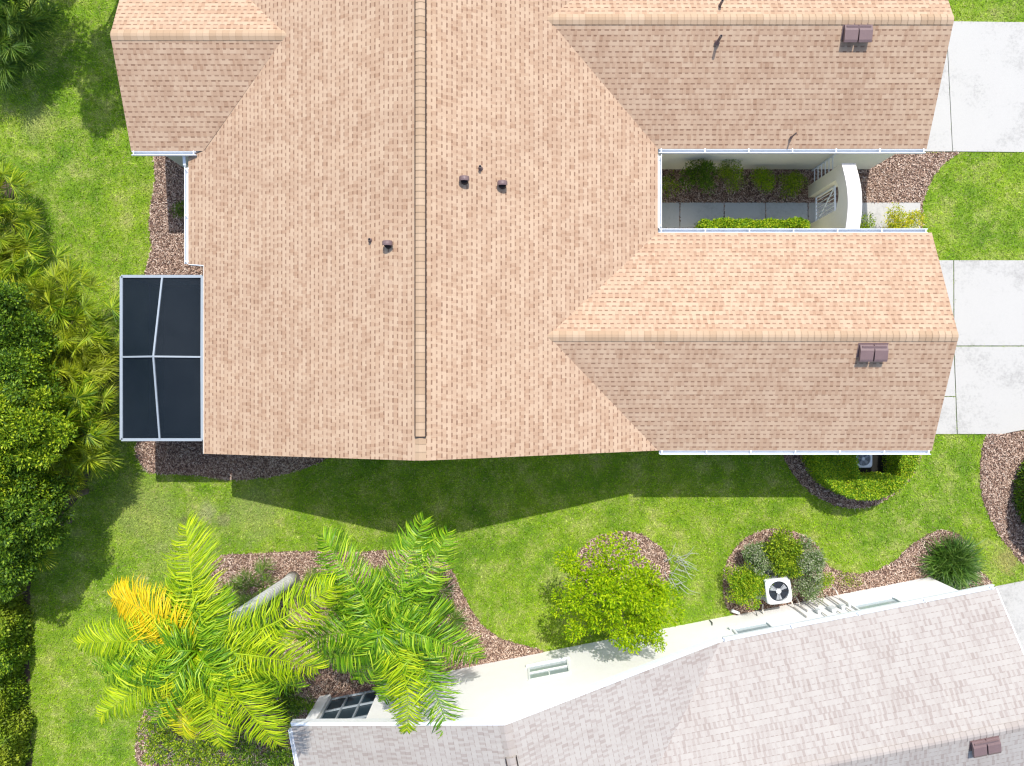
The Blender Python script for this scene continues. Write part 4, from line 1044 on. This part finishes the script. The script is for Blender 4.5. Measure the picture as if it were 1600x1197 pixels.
# stone
def stone(px, py, r, label):
    p = at(px, py); m = MB(); rr = random.Random(int(px)); n = 10; rings = []
    vs = []; 
    for j, (f, z) in enumerate(((1, 0), (1.05, .35), (.8, .75), (.35, .95))):
        for i in range(n):
            a = 2*math.pi*i/n; q = r*f*(1+rr.uniform(-.12, .12)); vs.append(p+Vector((math.cos(a)*q, math.sin(a)*q, z*r*.9)))
    fs = [(j*n+i, j*n+(i+1) % n, (j+1)*n+(i+1) % n, (j+1)*n+i) for j in range(3) for i in range(n)]+[tuple(3*n+i for i in range(n))]
    m.add(vs, fs); o = m.build('stone', M['stone'], smooth=True); tag(o, label, 'stone')
stone(360, 940, .2, 'pale grey stone beside the leaning palm trunk')
# pale bare twigs right of the young tree
p = at(1060, 895); m = MB(); rr = random.Random(5)
for i in range(30):
    a = rr.uniform(-1.2, 1.4); L = rr.uniform(.3, .85); s0 = p+Vector((rr.uniform(-.45, .2), rr.uniform(-.45, .55), .04)); e_ = s0+Vector((math.cos(a)*L*.7, math.sin(a)*L*.6, rr.uniform(.05, .4)))
    m.tube([s0, (s0+e_)/2+Vector((0, rr.uniform(-.08, .08), .08)), e_], [.009, .007, .003], 4)
mt = plain('bleached_twigs', (.40, .42, .38), .8, var=.2); o = m.build('dry_branches', mt); tag(o, 'bleached bare twigs lying right of the young lime tree', 'branches')
p = at(1150, 957, .1); m = MB(); m.tube([at(1143, 954, .12), at(1155, 958, .12)], .045, 10); o = m.build('drain_pipe', M['white_metal']); tag(o, 'short white drain pipe end on the soil by the white wall', 'pipe')
for i, (px, py) in enumerate(((1556, 672), (1550, 690), (1546, 705))): pass

# ------------------------------------------------------------------ condensers
def condenser(px, py, w, h, ang_, label, blades=4, lid=M['acbody'], hub=.1, grille=0):
    p = at(px, py, h); root = empty('air_conditioner', (p.x, p.y, 0), label, 'air conditioner', 'outdoor condensers', rz=ang_)
    T = WM[root.name]
    m = MB(); m.box(-w/2-.08, w/2+.08, -w/2-.08, w/2+.08, .0, .06); m.build('pad', M['walk'], root, T=T)
    m = MB(); b = .07
    m.bevbox(-w/2, w/2, -w/2, w/2, .062, h-.06, .04); m.build('coil_cabinet', M['acbody'], root, T=T)
    m = MB()
    for k in range(9):
        z = .14+k*(h-.28)/9
        m.box(-w/2+.06, w/2-.06, -w/2-.006, -w/2-.001, z, z+.02); m.box(-w/2+.06, w/2-.06, w/2+.001, w/2+.006, z, z+.02)
        m.box(w/2+.001, w/2+.006, -w/2+.06, w/2-.06, z, z+.02); m.box(-w/2-.006, -w/2-.001, -w/2+.06, w/2-.06, z, z+.02)
    m.build('side_louvre', M['acgrey'], root, T=T)
    # lid: rounded square ring with a round opening
    n = 48; ro = w*.40; m = MB(); vs = []; fs = []
    def sq(a, hw_):
        c, s_ = math.cos(a), math.sin(a); e = 6.0
        r_ = hw_/((abs(c)**e+abs(s_)**e)**(1/e)); return c*r_, s_*r_
    for ring in range(5):
        for k in range(n):
            a = 2*math.pi*k/n
            if ring == 0: x, y = sq(a, w/2+.01); z = h-.058
            elif ring == 1: x, y = sq(a, w/2+.01); z = h-.02
            elif ring == 2: x, y = sq(a, w/2-.015); z = h
            elif ring == 3: x, y = ro*math.cos(a), ro*math.sin(a); z = h
            else: x, y = ro*math.cos(a), ro*math.sin(a); z = h-.055
            vs.append(Vector((x, y, z)))
    for ring in range(4):
        for k in range(n): fs.append((ring*n+k, ring*n+(k+1) % n, (ring+1)*n+(k+1) % n, (ring+1)*n+k))
    m.add(vs, fs); m.build('top_cover', lid, root, T=T)
    m = MB(); m.tube([(0, 0, h-.0585), (0, 0, h-.0565)], ro*.995, 40); m.build('fan_well', M['acdark'], root, T=T)
    m = MB()
    for k in range(blades):
        a0 = 2*math.pi*k/blades+.5; wd = .34 if blades <= 4 else .25
        vs = []
        for (rr_, da, dz) in ((.28, -wd*1.2, .0), (.28, wd*1.2, .012), (.9, wd, .018), (.93, -wd*.9, -.002)):
            a = a0+da; vs.append(Vector((math.cos(a)*ro*rr_, math.sin(a)*ro*rr_, h-.045+dz)))
        vs += [v-Vector((0, 0, .004)) for v in vs]; m.add(vs, [(0,1,2,3),(7,6,5,4),(0,4,5,1),(1,5,6,2),(2,6,7,3),(3,7,4,0)])
    fan = m.build('fan', M['acgrey'], root, T=T)
    m = MB(); m.tube([(0, 0, h-.05), (0, 0, h-.012), (0, 0, h-.008)], [ro*.27, ro*.27, ro*.18], 24); m.build('hub', M['acbody'], fan, T=T)
    m = MB()
    for q in np.linspace(.3, .98, 9 if grille else 6):
        pts = [Vector((math.cos(a)*ro*q, math.sin(a)*ro*q, h+.004)) for a in np.linspace(0, 2*math.pi, 33)]; m.tube(pts, .0018 if not grille else .004, 4, False)
    for k in range(8):
        a = 2*math.pi*k/8; m.bar((math.cos(a)*ro*.2, math.sin(a)*ro*.2, h+.004), (math.cos(a)*ro*1.04, math.sin(a)*ro*1.04, h+.004), .005)
    m.build('grille', M['acgrey'] if grille else M['dark'], root, T=T)
    return root
condenser(1217, 924, .72, .85, R(7), 'white condenser with open three-blade fan top by the white wall', 3)
condenser(1349.5, 717, .5, .8, 0, 'small grey condenser half under the tan eave inside the hedge', 5, lid=M['acbody'], grille=1)
# hoses from the condenser to the wall
for i, (pts, mt, lb) in enumerate(((((1192, 944), (1190, 955), (1196, 966)), 'cable', 'insulated pale pipe looping from the condenser to the wall'), (((1181, 945), (1179, 958), (1185, 968), (1191, 975)), 'black', 'black cable running from the condenser up the white wall'))):
    P = []
    zz = (.3, .25, .5, .8)
    for j, q in enumerate(pts): P.append(at(*q, zz[j]))
    m = MB(); m.tube(bez(P, 14), .022 if mt == 'cable' else .012, 8); o = m.build('hose', M[mt], smooth=True); tag(o, lb, 'hose')

# ------------------------------------------------------------------ courtyard arch and gate
ax0, ax1 = at(1262, 0).x, at(1262, 0).x+.34; ya, yb_ = at(0, 291).y, Yn1-.36
oy0, oy1 = at(0, 352).y, at(0, 309).y
ar = empty('arch_gateway', (ax0, (ya+yb_)/2, 0), 'cream stucco arched gateway wall with white curved top across the courtyard', 'gateway')
n = 24
def topz(y): 
    t = (y-yb_)/(ya-yb_); return 2.22+.36*math.sin(math.pi*t)
def arcz(y):
    t = (y-oy0)/(oy1-oy0); return 1.85+.16*math.sin(math.pi*t)
vs = []; fs = []
ysamp = list(np.linspace(yb_, oy0, 7))+list(np.linspace(oy0, oy1, 14))[1:]+list(np.linspace(oy1, ya, 6))[1:]
def col_(y, z0): return [(ax0, y, z0), (ax0, y, topz(y)-.03), (ax1, y, topz(y)-.03), (ax1, y, z0)]
for i in range(len(ysamp)-1):
    ya_, yb2 = ysamp[i], ysamp[i+1]; inn = ya_ >= oy0-1e-6 and yb2 <= oy1+1e-6
    z0a = arcz(ya_) if inn else 0; z0b = arcz(yb2) if inn else 0
    k = len(vs); vs += col_(ya_, z0a)+col_(yb2, z0b)
    fs += [(k, k+1, k+5, k+4), (k+1, k+2, k+6, k+5), (k+2, k+3, k+7, k+6), (k+3, k, k+4, k+7)]
for y, z0, z1 in ((yb_, 0, 2.19), (oy0, 0, 1.85), (oy1, 0, 1.85), (ya, 0, 2.19)):
    k = len(vs); vs += [(ax0, y, z0), (ax1, y, z0), (ax1, y, z1), (ax0, y, z1)]; fs.append((k, k+1, k+2, k+3))
obj('arch_wall', vs, fs, M['arch'], ar)
vs = []; fs = []; yy = np.linspace(yb_, ya, 30)
for y in yy: vs += [(ax0-.012, y, topz(y)-.028), (ax0-.012, y, topz(y)), (ax1+.02, y, topz(y)), (ax1+.02, y, topz(y)-.028)]
for i in range(29):
    k = i*4; fs += [(k, k+1, k+5, k+4), (k+1, k+2, k+6, k+5), (k+2, k+3, k+7, k+6), (k+3, k, k+4, k+7)]
fs += [(0, 3, 2, 1), (29*4, 29*4+1, 29*4+2, 29*4+3)]
obj('arch_coping', vs, fs, M['archtop'], ar)
gx = ax0+.2
gt = empty('gate', (gx, oy0, 0), 'white metal gate with diagonal brace in the arch opening', 'gate')
m = MB(); gz0, gz1 = .12, 1.35
for a, b in (((gx, oy0+.03, gz0), (gx, oy1-.03, gz0)), ((gx, oy0+.03, gz1), (gx, oy1-.03, gz1))): m.bar(a, b, .04)
for y in (oy0+.03, oy1-.03): m.bar((gx, y, gz0), (gx, y, gz1), .04)
m.build('gate_frame', M['white_metal'], gt)
m = MB(); m.bar((gx, oy0+.05, gz0+.03), (gx, oy1-.05, gz1-.03), .025); m.build('brace', M['white_metal'], gt)
for k in range(1, 7):
    y = oy0+.03+(oy1-oy0-.06)*k/7; m = MB(); m.bar((gx-.001*k, y, gz0), (gx-.001*k, y, gz1), .018); m.build('bar', M['white_metal'], gt)
fx = ax0+.12; fy0, fy1 = ya+.02, at(0, 265).y-.02
fn = empty('side_railing', (fx, (fy0+fy1)/2, 0), 'short white metal railing between the arch and the garage wall', 'railing')
for y in (fy0+.02, fy1-.02):
    m = MB(); m.bar((fx, y, 0), (fx, y, 1.55), .04); m.build('post', M['white_metal'], fn)
m = MB()
for k in range(6): m.bar((fx, fy0+.04, .2+k*.24), (fx, fy1-.04, .2+k*.24), .022)
m.build('rails', M['white_metal'], fn)
for o in list(bpy.data.objects):
    if o.name.startswith('palmetto') and o.get('label') == 'x': print('unused proto', o.name)
print('objects', len(bpy.data.objects))
